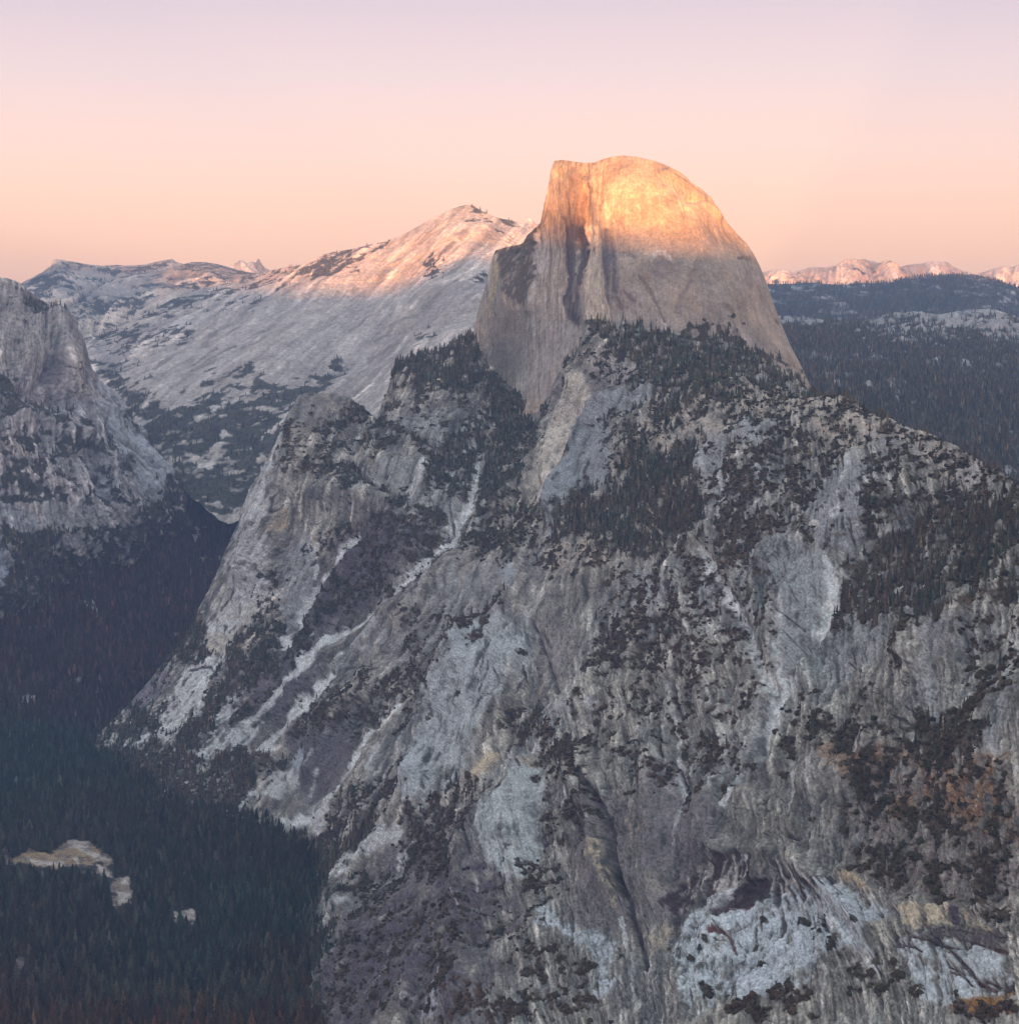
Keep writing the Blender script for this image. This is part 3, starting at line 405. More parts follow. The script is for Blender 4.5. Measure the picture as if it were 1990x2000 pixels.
# plant cover
for k, q, d, t, r in (
    ('a6','650 400 700 330 800 290 900 270 1000 300 1120 370 1190 440 1100 420 1000 400 900 380 780 400 680 460',.72,.15,0), ('a6','500 460 700 460 900 440 1000 500 840 600 560 640 480 560',.35,0,0), ('a6','480 640 600 650 720 620 820 620 880 700 1000 800 1080 850 1050 860 960 800 850 800 720 740 590 700 580 670 480 660',.85,.2,0),
    ('a6','860 470 1030 490 1200 490 1290 470 1410 540 1400 580 1250 520 1040 550 900 500',.75,.2,0), ('a6','1000 240 1150 230 1300 260 1400 300 1300 290 1100 260',.75,.3,0), ('a6','1440 560 1500 450 1600 380 1700 300 1800 200 1850 120 1922 60 1922 300 1800 420 1720 520 1680 640 1640 780 1500 820 1380 750 1390 650',.85,.55,0),
    ('a6','1150 930 1250 870 1350 900 1450 980 1440 1020 1280 1010 1180 970',.92,.4,0), ('a2','1050 1280 1110 1215 1180 1170 1350 1130 1500 1080 1600 1060 1680 1180 1750 1290 1700 1350 1560 1540 1380 1530 1260 1540 1180 1450 1050 1340',.97,1,0), ('a2','1560 1060 1640 1060 1720 1230 1922 1450 1922 1600 1780 1540 1690 1400 1600 1160',.9,.6,0),
    ('a7','-40 0 40 100 160 200 240 280 370 340 340 480 280 620 230 700 170 840 80 950 -40 1000',.93,.55,0), ('a6','740 1030 850 1020 860 1080 760 1150 620 1230 600 1200 680 1080',.65,.1,0), ('a6','1000 1000 1400 1000 1500 1050 1400 1150 1250 1250 1100 1400 900 1600 600 1850 450 1922 350 1922 480 1780 620 1600 800 1300 900 1150',.48,.05,.1),
    ('a6','1510 1000 1700 930 1922 900 1922 1150 1800 1180 1600 1180 1510 1100',.66,.1,.2), ('a6','1300 1290 1400 1200 1390 1280 1200 1450 1080 1560 900 1640 700 1780 560 1922 500 1922 600 1800 800 1680 1050 1500',.66,.1,.2), ('a6','1850 1540 1800 1640 1700 1740 1600 1850 1500 1922 1600 1922 1750 1780 1850 1640',.75,.1,.9),
    ('a6','300 1350 340 1400 360 1600 380 1750 300 1850 150 1922 80 1922 200 1750 300 1560',.75,.3,0), ('b2','0 1030 220 960 380 920 480 700 560 500 640 400 760 280 860 200 900 400 880 520 760 620 640 720 480 900 400 1000 340 1170 560 1120 690 1140 780 1160 900 1170 800 1340 640 1440 600 1560 780 1740 900 1900 -500 1922 -500 1000',.88,.75,.1),
    ('a5','1290 1180 1500 900 1600 960 1560 1130 1400 1200 1330 1080 1180 1350 960 1490 1100 1560 1180 1560 1150 1640 900 1800 600 1800 600 1300',.85,.6,.1), ('b2','860 480 1000 500 1000 600 900 680 780 820 700 870 600 930 690 760 780 560',.5,.15,.1), ('b2','1000 760 1150 680 1300 640 1500 620 1700 540 1922 520 1750 680 1650 850 1500 960 1300 1000 1000 1000 900 920 950 830',.52,.08,.35),
    ('b2','1200 1500 1400 1400 1600 1350 1750 1300 1600 1450 1500 1560 1400 1700 1250 1850 1100 1922 900 1922 1080 1780 1200 1640',.6,.2,.3), ('b2','1700 1900 1730 1600 1922 1560 1922 1922',.6,.1,.3), ('b3','0 700 100 640 330 600 420 680 600 700 700 620 860 620 780 740 620 820 700 900 640 960 500 1080 600 1100 480 1250 620 1230 560 1380 440 1500 380 1600 340 1780 300 1922 -200 1922 -200 700',.95,1,.1),
    ('b3','620 1240 760 1160 1000 1180 1060 1300 1000 1280 800 1240',.55,.15,.2), ('b3','1050 540 1300 440 1450 420 1560 600 1500 680 1350 720 1200 800 1000 700',.55,.05,.4), ('b3','1150 820 1400 820 1440 920 1250 980 1140 920',.66,.05,.4), ('b3','700 950 1000 950 950 1150 700 1160',.55,.1,.2), ('b3','560 1350 700 1200 1650 1000 1900 1200 1922 1400 1500 1500 1400 1922 320 1922',.24,.02,.4), ('b3','1600 1680 1740 1780 1700 1922 1300 1922 1330 1850',.6,.05,.8),
    ('b4','1250 230 1380 20 1922 -100 1922 350 1700 480 1550 420 1400 400 1150 380',.56,.05,.45), ('b4','650 760 740 700 800 640 900 700 1080 860 1190 960 1180 1040 1280 1180 1290 1260 1200 1200 1050 1050 940 1050 880 870 700 820',.72,.15,.5), ('b4','100 1310 300 1200 480 1170 560 1230 400 1300 500 1400 480 1550 300 1500 0 1420',.66,.1,.5), ('b4','1100 600 1922 450 1922 1200 1400 1200 1250 950',.20,0,.5), ('b4','0 0 600 -50 560 60 420 180 300 440 200 700 0 900',.25,.05,.4),
    ('b4','270 230 400 100 480 60 560 60 420 180 380 260 280 260',.7,.1,.8),
    ('b6','640 60 1000 80 1200 0 1780 0 1800 150 1500 230 1300 220 1150 230 900 140 700 140',.72,.1,.35), ('b6','950 930 1080 850 1250 830 1500 830 1900 850 1960 920 1500 920 1290 900 1230 1000 1000 1000',.92,.15,.15), ('b6','700 300 1960 250 1960 1180 1200 1150 850 800 700 600',.40,.02,.4), ('b6','1000 640 1500 640 1500 720 1000 760',.6,.05,.2),
    ('b6','0 1850 180 1840 170 1922 0 1922',.9,0,.9), ('b6','300 1830 520 1860 500 1922 280 1922',.85,0,.9), ('b6','780 1500 900 1560 960 1650 920 1720 850 1650',.7,0,.5), ('b6','1020 1560 1200 1600 1250 1850 900 1850',.45,0,.5), ('b6','1740 1200 1922 1190 1960 1280 1800 1240',.7,0,.2), ('b6','1600 1900 1960 1790 1960 1960 1600 1960',.5,0,.9),
    ('a8','860 1150 900 1080 1100 1060 1250 900 1500 930 1800 870 1960 900 1960 1750 1800 1690 1650 1700 1550 1720 1400 1760 1300 1850 1150 1770 850 1780 600 1790 680 1550 750 1400 780 1300',.84,.8,.25), ('a8','1600 1900 1800 1700 1960 1720 1960 1960',.5,.1,.4), ('a8','0 1090 160 1060 290 1080 310 1160 180 1230 60 1290 0 1290',.92,.25,.5),
    ('a8','-60 200 500 200 1100 380 1500 520 1960 760 1960 900 1500 930 860 1150 640 1250 400 1120 300 1050 -60 1060',.44,.12,.15), ('a8','0 1300 160 1230 330 1450 300 1922 0 1922',.3,.02,.7), ('a7','420 1240 520 1080 600 930 680 910 800 930 950 850 1000 700 960 600 1080 560 1150 640 1200 680 1350 620 1480 640 1480 820 1500 1000 1530 1100 1450 1180 1300 1290 1200 1370 1000 1370 900 1300 700 1260 500 1260',.93,.85,.3),
    ('a7','1100 350 1200 230 1400 130 1600 160 1700 300 1500 360 1350 420 1240 480 1150 420',.72,.6,0), ('a7','900 90 1000 60 1250 120 1150 180 950 130',.6,.4,0), ('a7','880 400 1100 350 1240 480 1350 620 1080 560 960 600 850 560',.45,.15,.1), ('a7','400 1400 480 1260 850 1270 900 1440 700 1420 500 1500',.5,.08,.6), ('a7','880 1450 1300 1450 1400 1750 1350 1922 850 1922 850 1700',.42,.04,.7),
    ('a7','1300 1300 1922 1100 1922 1922 1400 1922',.28,.03,.6), ('a7','820 420 960 600 1000 700 940 840 860 820 850 600',.3,.1,.1), ('a7','1480 640 1922 560 1922 1350 1600 1330 1560 1100 1480 900',.42,.08,.4), ('a7','1620 1160 1922 1080 1922 1320 1640 1340',.9,.3,.6), ('a7','20 980 230 980 380 1010 380 1100 200 1100 0 1100',.6,.2,.1), ('a7','0 1100 420 1080 260 1340 180 1360 0 1260',.4,.1,.2),
    ('a3','960 1300 1050 1280 1160 1340 1270 1270 1400 1270 1500 1370 1600 1430 1720 1490 1922 1490 1922 1780 1500 1740 1250 1640 1100 1540 1020 1420',.88,.8,.1), ('a3','870 1480 950 1480 1040 1540 1330 1680 1300 1780 1000 1750 960 1600',.4,.1,0), ('a3','760 1640 830 1620 830 1720 770 1700',.95,.8,0), ('a3','930 1310 980 1340 1080 1420 1100 1540 1040 1440',.6,.1,0),
    ('a4','0 1040 60 1060 180 1085 300 1090 400 1120 500 1200 560 1260 640 1290 740 1290 790 1330 640 1340 500 1310 350 1290 150 1280 0 1290',.82,.7,.1), ('a4','420 1110 560 1150 700 1240 760 1290 640 1290 560 1260 480 1180',.4,.3,0), ('a4','790 1320 900 1390 1100 1450 1300 1490 1300 1540 1000 1460 800 1390',.8,.8,.1), ('a4','1680 1620 1780 1640 1950 1720 1950 1790 1700 1720',.75,.8,.4), ('a4','0 1290 300 1300 420 1370 300 1420 100 1480 0 1560',.66,.6,.1),
    ('a4','400 1320 800 1390 1000 1470 700 1500 450 1420',.5,.3,.1), ('b7','0 350 300 200 560 420 600 800 460 1000 0 1000',.28,.02,.7), ('b7','330 780 450 830 480 900 350 1030 300 1000 390 880',.7,.05,.7), ('b7','560 1040 680 1050 690 1150 600 1130',.7,.05,.4), ('b7','690 910 880 1000 1000 1060 1000 1100 870 1110 740 1080 860 1020 720 960',.8,.1,.2), ('b7','1080 970 1170 1030 1080 1030',.85,.1,.2),
    ('b7','1230 1080 1320 1000 1500 990 1650 1040 1800 900 1950 860 1950 920 1840 960 1820 1200 1740 1260 1500 1300 1300 1230',.88,.2,.4), ('b7','900 1170 1200 1170 1320 1290 960 1290',.5,.05,.3), ('b7','200 1100 330 1050 500 1250 300 1400 200 1300',.4,.02,.6), ('b7','700 900 1200 830 1340 980 1000 960',.3,.02,.3), ('b7','1280 600 1400 620 1350 760 1280 690',.55,.05,.5), ('b7','1680 500 1760 480 1760 640 1700 620',.75,.1,.3), ('b7','1700 640 1950 580 1950 900 1700 900',.35,.02,.4),
    ('b5','1300 900 1360 1000 1300 1100',.2,0,.5), ('b5','0 1350 200 1300 400 1400 600 1700 560 1922 0 1922',.3,0,.6), ('b5','100 900 300 980 220 1100 130 1000',.6,0,.5), ('b5','430 500 560 400 620 560 500 640',.45,0,.5), ('b5','1200 440 1300 340 1420 280 1560 300 1500 400 1400 360 1260 420',.6,.02,.7), ('b5','200 250 300 200 340 700 280 900 240 600',.5,.05,.7)):
    A.plants(pp(k, q), d, t, r)
for k, q, kp in (('a8','430 1080 560 880 700 700 780 620 860 720 850 1150 780 1280 650 1220',.15), ('a8','160 1230 350 1170 480 1220 640 1300 650 1560 600 1780 480 1922 300 1922 330 1700 300 1450',.25), ('a8','960 560 1100 510 1240 560 1280 640 980 620',.3), ('a8','0 400 240 400 280 460 150 520 0 540',.3), ('a7','1560 560 1700 540 1650 700 1600 1000 1560 1100 1490 830',.35),
    ('a7','880 1370 1080 1380 1130 1440 1060 1450 900 1440',.6), ('b2','970 1230 990 1330 870 1450 760 1470 640 1530 600 1560 650 1440 790 1340 870 1280',.35), ('b2','1260 1430 1250 1530 1170 1680 1010 1600 780 1740 900 1620 1100 1500',.12), ('b2','560 1010 740 900 760 960 690 1060 560 1110 430 1150 340 1170',.2), ('b7','880 300 870 460 720 690 600 860 560 1000 560 1180 430 1380 360 1450 490 1150 490 880 580 620 640 420',.25),
    ('b3','480 1090 600 1020 720 900 760 920 640 1010 520 1110',.3), ('b3','490 1290 600 1180 700 1120 640 1230 520 1290',.4), ('a8','830 1330 1060 1320 1000 1400 880 1410',.5), ('a8','1370 1530 1570 1530 1570 1600 1400 1600',.45), ('b5','1400 1190 1650 870 1680 870 1640 1000 1440 1190',.1)):
    A.bare(pp(k, q), kp)
for k, q in (('b5','190 1570 40'),):
    pass
SP = [('b6',190,1570,9),('b6',160,1440,10),('b6',275,1435,9),('b6',505,1295,13),('b6',945,1395,6),('b6',625,1440,10),('b6',680,1330,7),('b6',225,1270,6),('b5',1110,1470,7),('b5',1330,1490,5),('b5',1260,1530,5),('b5',1370,1750,10),('b5',730,1470,6),('b5',460,1470,8),('b5',1390,1430,4),('b6',490,500,10),('b6',330,230,9),('b6',800,1790,8),('b6',890,1790,9),('b6',60,1610,6),
      ('b4',410,580,5),('b4',600,700,6),('b4',690,1260,4),('b4',750,640,9),('b4',770,260,7),('b2',1665,610,11),('b2',1180,1500,5),('b2',1070,1570,7),('b2',1100,1620,4),('b2',1200,1500,6),('a7',1470,530,4),('a7',1810,550,4),('a7',745,480,4),('a7',690,820,5),('a7',755,850,3),('a7',350,1050,7),('b7',625,200,6),('b7',850,530,6),('b7',845,355,4),('b7',800,65,5),('b7',770,1510,10),('b7',330,650,8)]
for k, x, y, r in SP:
    x, y = pp(k, f'{x} {y}')[0]; q = [(x + r * math.cos(t), y + r * .8 * math.sin(t)) for t in np.arange(0, 6.28, .8)]; A.plants(q, 1.0, 0, .35, 2, 2)

A.rough((12, .5, .35, 2.0, .7), 300, 1)
A.grow(13, (.085,.074,.050), (.115,.075,.050), 1, 1.5, .09)
A.build('mountain_slope', ROCK_NEAR, 500, 420, flat=True, label= 'grey granite shoulder and buttress below the dome, streaked with pale chutes and dark shrubs')

# ------------------------------------------------------------------ the great dome with its sheer split face
H = Relief([(915,700),(923,657),(926,642),(932,612),(939,587),(949,553),(956,522),(962,500),(968,488),(985,483),(999,480),(1012,478),(1022,474),(1030,459),(1046,446),(1056,435),(1061,426),(1064,410),(1066,397),(1070,374),(1074,357),(1078,340),(1079,327),(1081,319),(1084,313.5),(1100,312),(1121,315),(1140,317.5),(1160,317),(1176,311),(1194,306),(1217,303),(1238,305),(1259,309),(1285,316),(1306,324),(1327,334),(1342,345),(1350,354),(1358,360),
            (1372,370),(1390,386),(1402,407),(1418,431),(1440,456),(1458,474),(1472,495),(1483,517),(1496,549),(1512,596),(1526,632),(1544,675),(1566,718),(1584,756),(1590,775)],
           [(915,720),(940,740),(1000,815),(1060,850),(1100,800),(1150,690),(1300,700),(1400,720),(1500,760),(1590,800)],
  [(930,600,4560),(923,657,4560),(968,490,4620),(1000,520,4470),(1000,700,4370),(1040,600,4260),(1056,438,4470),(1030,470,4480),(1066,400,4330),(1083,314,4330),(1079,345,4320),(1083,400,4250),(1100,350,4235),(1110,330,4240),(1120,450,4170),(1137,480,4150),(1137,600,4110),(1100,700,4090),(1040,790,4120),(1160,470,4060),(1160,600,4005),(1190,600,3960),(1190,520,3960),(1172,380,4075),(1150,345,4110),(1130,330,4150),(1150,319,4175),
   (1217,304,4125),(1230,340,4052),(1200,400,4025),(1250,450,3968),(1300,550,3900),(1300,640,3860),(1400,660,3860),(1350,450,3985),(1290,330,4075),(1353,362,4120),(1402,410,4110),(1390,470,4020),(1450,600,3950),(1500,700,3900),(1483,520,4150),(1526,634,4160),(1582,756,4060),(1440,458,4170),(1460,520,4030),(1250,640,3890),(1540,740,3960)], 915, 1590, 1.1, 440)
H.flow([(960,560,.02,1),(1060,560,-.06,1),(1140,500,0,1),(1170,600,.04,1),(1100,400,-.05,1),(1250,330,-.2,1),(1250,450,.05,1),(1300,600,.02,1),(1400,450,.25,1),(1450,620,.2,1),(1520,720,.35,1),(1350,360,.3,.8),(1000,740,-.05,1)], 1.3, 21)
H.base(.325, 420, (.04, .02, .02), (.09, .09), .8, 31)
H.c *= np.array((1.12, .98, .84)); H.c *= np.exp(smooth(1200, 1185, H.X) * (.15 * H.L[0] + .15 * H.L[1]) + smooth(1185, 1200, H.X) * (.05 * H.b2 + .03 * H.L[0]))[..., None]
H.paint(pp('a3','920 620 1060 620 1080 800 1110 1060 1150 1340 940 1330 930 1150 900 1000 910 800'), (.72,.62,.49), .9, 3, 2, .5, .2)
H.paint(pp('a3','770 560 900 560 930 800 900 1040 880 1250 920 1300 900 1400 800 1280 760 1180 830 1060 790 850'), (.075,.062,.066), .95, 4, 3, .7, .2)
H.paint(pp('a3','860 730 890 730 885 1000 862 960'), (.45,.40,.34), .7, 2, 2, .7)
H.paint(pp('a3','880 1040 920 1000 930 1200 900 1180'), (.46,.37,.30), .6, 3, 3, .7)
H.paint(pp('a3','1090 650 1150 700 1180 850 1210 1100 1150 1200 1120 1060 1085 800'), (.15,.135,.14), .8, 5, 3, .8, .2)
H.paint(pp('a3','600 640 690 640 620 1000 560 1200 520 1200'), (.56,.51,.47), .7, 5, 4, .8, .2)
H.paint(pp('a3','500 1300 900 1400 860 1600 700 1900 480 1900 420 1700'), (.42,.395,.375), .5, 14, 8, .7, .2)
H.paint(pp('a3','255 830 285 830 262 1100 240 1300 190 1300 200 1150'), (.50,.40,.25), .7, 4, 3, .7)
H.paint(pp('a3','100 1250 180 1150 210 1400 230 1700 160 1500'), (.46,.41,.33), .5, 5, 3, .7)
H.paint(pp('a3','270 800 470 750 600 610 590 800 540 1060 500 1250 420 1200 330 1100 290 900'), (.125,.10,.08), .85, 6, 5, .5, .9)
H.paint(pp('a3','250 1200 500 1250 480 1500 440 1700 250 1700 200 1500'), (.27,.245,.225), .55, 10, 8, .6, .5)
H.paint(pp('a3','790 190 930 230 940 420 900 600 790 600 820 400'), (.20,.145,.11), .62, 7, 5, .9, .4)
H.paint(pp('a3','690 140 800 180 830 300 700 240'), (.50,.44,.30), .5, 5, 4, .3, .4)
H.paint(pp('a3','1000 150 1160 160 1060 330 960 280 920 240'), (.40,.36,.29), .4, 8, 5, .4, .3)
H.paint(pp('a3','1500 840 1560 850 1590 950 1560 1040 1440 1000 1430 900'), (.29,.245,.22), .55, 7, 5, .5)
H.paint(pp('a3','1200 1100 1300 1050 1450 1200 1560 1390 1700 1500 1922 1500 1922 1400 2100 1460 2300 1600 2500 1800 2400 1900 1500 1500 1200 1350'), (.47,.43,.39), .55, 12, 8, .6, .4)
H.paint(pp('a3','1200 700 1922 700 1922 800 1500 780 1240 800'), (.29,.265,.255), .35, 20, 10, 1., .3)
for q, c, wd, a in (('1430 890 1470 830 1530 830 1590 890', (.55,.50,.46), 2.4, .8), ('1340 1000 1420 1110 1480 1230 1530 1340', (.22,.19,.165), 2.4, .8), ('1080 390 1120 500 1180 640', (.5,.42,.33), 2, .6), ('1780 900 1720 1040 1650 1160 1640 1280', (.24,.205,.18), 5, .6), ('1240 1120 1310 1190', (.24,.2,.17), 3, .7), ('1190 1160 1210 1240', (.2,.16,.13), 3, .7),
    ('1190 830 1260 830 1310 870', (.22,.19,.18), 2, .6), ('1730 960 1770 970', (.3,.2,.13), 3, .6), ('1340 620 1360 540 1330 480', (.52,.42,.32), 3, .5), ('1620 480 1700 440 1740 500 1640 510', (.55,.44,.33), 7, .6), ('1440 400 1520 380 1560 420', (.54,.44,.33), 4, .5), ('1420 630 1500 580 1510 640', (.5,.4,.31), 5, .5),
    ('940 340 1010 380 1060 460', (.5,.4,.28), 4, .5), ('900 700 905 900 890 1050', (.1,.085,.085), 3, .8), ('820 640 830 900 840 1200', (.12,.1,.1), 5, .6), ('860 1000 840 1180', (.36,.31,.27), 3, .7), ('1040 650 1060 900 1080 1200', (.42,.34,.26), 3, .5)):
    H.stripe(pp('a3', q), c, wd, a, 1.5)
for q, c, wd, a in (('400 620 430 610 460 625', (.16,.12,.10), 3, .8), ('150 720 110 800 80 900', (.30,.235,.20), 6, .5), ('310 880 360 910', (.27,.20,.15), 3, .7), ('200 650 230 800 260 900', (.30,.26,.23), 6, .4), ('480 600 520 720 560 880', (.30,.265,.24), 6, .4), ('600 960 620 980', (.16,.13,.11), 2, .7), ('130 1000 140 1070', (.13,.11,.1), 5, .8), ('370 1030 390 1070', (.16,.13,.11), 4, .7)):
    H.stripe(pp('a4', q), c, wd, a, 1.5)
H.rib(pp('a3','1160 1340 1120 1060 1090 800 1070 620 1050 480'), 7, 9); H.rib(pp('a3','930 220 940 600 920 900'), -9, 10); H.rib(pp('a3','830 250 930 280'), 6, 9); H.rib(pp('a3','590 640 560 900 520 1250'), 8, 10)
H.rib(pp('a4','0 160 150 260 300 390'), 10, 8); H.rib(pp('a4','30 140 120 185 160 230'), -10, 5); H.rib(pp('a3','1700 420 1850 430 1922 470'), -9, 5); H.rib(pp('a3','1480 830 1400 900 1380 1000'), 5, 8)
H.fracture(.13, .4, .8, 260, 3, .1)
H.rough((5, .15, .15, .6, .15), 260, 3)
H.plants(pp('a3','380 780 480 740 570 640 600 610 580 760 460 830 300 830'), .35); H.plants(pp('a4','100 1010 140 1000 160 1080 110 1080'), .7, .9); H.plants(pp('a4','200 1020 270 1020 270 1090 200 1090'), .8, 1.); H.plants(pp('a4','350 1030 390 1020 410 1090 340 1090'), .6, .4); H.plants(pp('a4','430 1110 560 1140 760 1290 640 1300 480 1200'), .3, .1)
H.grow(26, (.045,.045,.03), (.07,.05,.035), 3)
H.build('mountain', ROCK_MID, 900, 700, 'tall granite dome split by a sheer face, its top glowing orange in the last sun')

# ------------------------------------------------------------------ the long slabby ridge behind
C = Relief([(150,700),(180,660),(230,640),(286,612),(338,582),(390,564),(440,553),(470,548),(500,544),(531,527),(560,521),(591,515),(617,502),(646,492),(682,487),(721,479),(752,472),(781,461),(812,444),(838,429),(864,416),(877,409),(898,401),(916,399),(927,402),(940,411),(955,418),(973,425),(1000,429),(1010,433),(1022,436),(1027,428),(1035,424),(1043,430),(1047,437),(1060,434),(1100,445)],
           [(150,740),(180,760),(230,800),(300,880),(380,980),(450,1020),(560,960),(700,860),(800,800),(930,720),(1100,700)],
  [(916,400,8500),(752,472,8700),(591,515,9000),(500,544,9300),(390,564,9300),(286,612,8800),(226,700,8000),(800,550,7850),(650,600,7800),(700,700,7050),(500,650,7500),(400,750,6900),(300,760,7000),(450,850,6300),(600,780,6450),(900,600,7050),(880,500,7850),(940,480,7850),(780,720,6550),(400,900,6050),(420,1000,5650),(1050,440,8600),(1000,600,7200),(180,680,8300)], 150, 1100, 1.6, 420)
C.flow([(600,600,-.75,.62),(800,480,-.75,.6),(900,450,-.7,.7),(500,700,-.85,.5),(400,750,-.85,.5),(700,680,-.75,.7),(800,650,-.6,.8),(450,850,-.85,.5),(300,650,-.9,.3),(250,700,-.6,.8),(900,560,-.8,.6),(600,780,-.75,.65)], 2.0, 31, (8, 22, 40))
C.base(.48, 900, (.15, .17, .10), (.08, .09), .4, 41)
C.paint(pp('a2','0 900 500 800 900 900 1300 1000 900 1300 500 1500 0 1600'), (.40,.41,.42), .4, 40, 20, 1.2, .2)
C.paint(pp('a2','560 1000 700 1000 830 1000 760 1100 640 1260 560 1200'), (.52,.53,.53), .4, 10, 10, .9)
C.paint(pp('a2','1100 1180 1300 1060 1600 860 1680 800 1640 1000 1500 1060 1200 1160'), (.48,.48,.47), .7, 8, 4, .7, .1)
C.paint(pp('a2','1050 1250 1200 1100 1000 1330 900 1600 800 1600'), (.36,.34,.34), .5, 12, 6, .6)
C.paint(pp('a2','1330 1100 1340 900 1350 880 1330 1060 1310 1100'), PALE, .6, 3, 2)
C.paint(pp('a2','1230 850 1340 700 1700 680 1690 760 1500 960 1330 1050 1240 1000'), (.30,.295,.30), .4, 14, 8, .5)
C.paint(pp('a2','1040 1000 1200 930 1220 1060 1120 1050'), (.46,.42,.37), .4, 8, 6, .6)
C.paint(pp('a1','880 980 1200 860 1500 700 1922 600 1922 1100 1500 1300 1250 1300 1000 1080'), (.44,.45,.46), .45, 20, 10, 1.2, .2)
C.paint(pp('a1','700 730 1000 760 900 980 740 940'), (.18,.20,.24), .5, 16, 10, .4)
for k, q, c, wd, a in (('a2','0 1590 200 1500 420 1420 640 1300', PALE, 4, .8), ('a2','0 1810 150 1720 300 1630 420 1550', PALE, 3.5, .8), ('a2','0 1660 300 1540 500 1420', PALE, 5, .6), ('a1','1922 1260 1780 1360 1690 1420 1630 1560 1560 1670 1400 1600', PALE, 4, .7), ('a1','1922 1290 1650 1450 1600 1650', PALE, 3, .6), ('a1','1780 790 1640 860 1450 960', DARK, 3, .6), ('a1','1640 800 1440 930', DARK, 2, .5), ('a1','1620 640 1540 760 1400 800 1180 960', DARK, 6, .45),
    ('a2','1570 300 1420 420 1350 460', (.16,.14,.14), 5, .6), ('a2','900 1120 1010 1070 1020 1000 1100 960 1220 930', (.2,.2,.2), 4, .6), ('a2','860 1260 980 1180 1080 1100', DARK, 4, .4), ('a2','700 740 560 850 440 980 300 1080', PALE, 4, .3), ('a2','930 760 860 900 820 1000', PALE, 7, .35), ('a2','990 860 920 970', PALE, 4, .4), ('a1','1922 1110 1700 1200 1500 1290', PALE, 5, .5), ('a1','1060 1040 1300 920 1500 760', PALE, 4, .4), ('a1','1100 1170 1300 1050', PALE, 4, .5),
    ('a2','0 640 200 600 350 560 500 560', (.4,.36,.33), 5, .4)):
    C.stripe(pp(k, q), c, wd, a)
for q, d, k in (('380 530 550 430 700 405 970 352 980 365 880 420 700 520 560 600 450 640 380 600', .75, 'a2'), ('0 560 120 560 380 520 380 600 200 640 0 700', .45, 'a2'), ('1280 600 1300 540 1360 460 1420 590 1340 610', .85, 'a2'), ('1620 650 1700 640 1710 690 1600 680', .9, 'a2'), ('1650 110 1750 140 1920 190 1920 205 1740 160 1660 140', .8, 'a2'), ('1200 1070 1300 1030 1310 1060 1220 1090', .8, 'a2'), ('-40 1600 200 1480 450 1400 600 1270 660 1260 520 1430 300 1570 -40 1690', .95, 'a2'), ('-40 1730 300 1620 440 1520 420 1620 340 1660 100 1790 -40 1900', .95, 'a2'),
    ('100 1790 340 1660 300 1880 200 1960 -100 1960 -60 1880', .9, 'a2'), ('1350 1240 1500 1180 1640 1150 1740 1200 1500 1290 1360 1260', .9, 'a1'), ('1500 1310 1700 1200 1960 1120 1960 1240 1650 1330', .5, 'a1'), ('780 970 880 1000 960 1100 1150 1190 1260 1310 1400 1350 1700 1300 1960 1200 1960 1960 1300 1960 1100 1500 960 1300 920 1160', .9, 'a1'), ('1560 1040 1700 1020 1840 940 1780 1060 1600 1070', .7, 'a1'), ('1830 1080 1960 1030 1960 1060 1860 1100', .8, 'a1'), ('1220 620 1420 620 1360 680 1240 670', .75, 'a1'), ('640 560 1100 600 1300 640 900 980 700 930 660 700', .35, 'a1'),
    ('980 1060 1060 1050 1180 1000 1120 1100 1000 1120', .5, 'a1'), ('420 480 1000 460 1300 380 1922 300 1922 420 1300 520 1000 560 600 540', .3, 'a1'), ('1922 420 1922 280 1700 240 1922 240', .5, 'a1'), ('1340 1480 1420 1400 1500 1420 1380 1520', .1, 'a1')):
    C.plants(pp(k, q), d, .3 if d < .8 else .6, 0, 10, 12)
C.c *= np.array((1.08,.98,.90))
C.bare(pp('a1','1690 1420 1630 1560 1560 1680 1380 1540 1440 1560 1560 1600'), .2)
C.fracture(.3, 2.5, 4, 900, 5, .1)
C.rough((15, 1.0, .6, 2.2, .6), 900, 5)
C.grow(50, (.045,.05,.038), (.06,.05,.04), 5)
C.build('mountain', ROCK_FAR, 1800, 900, 'long bare granite ridge rising behind the dome, its crest sunlit')

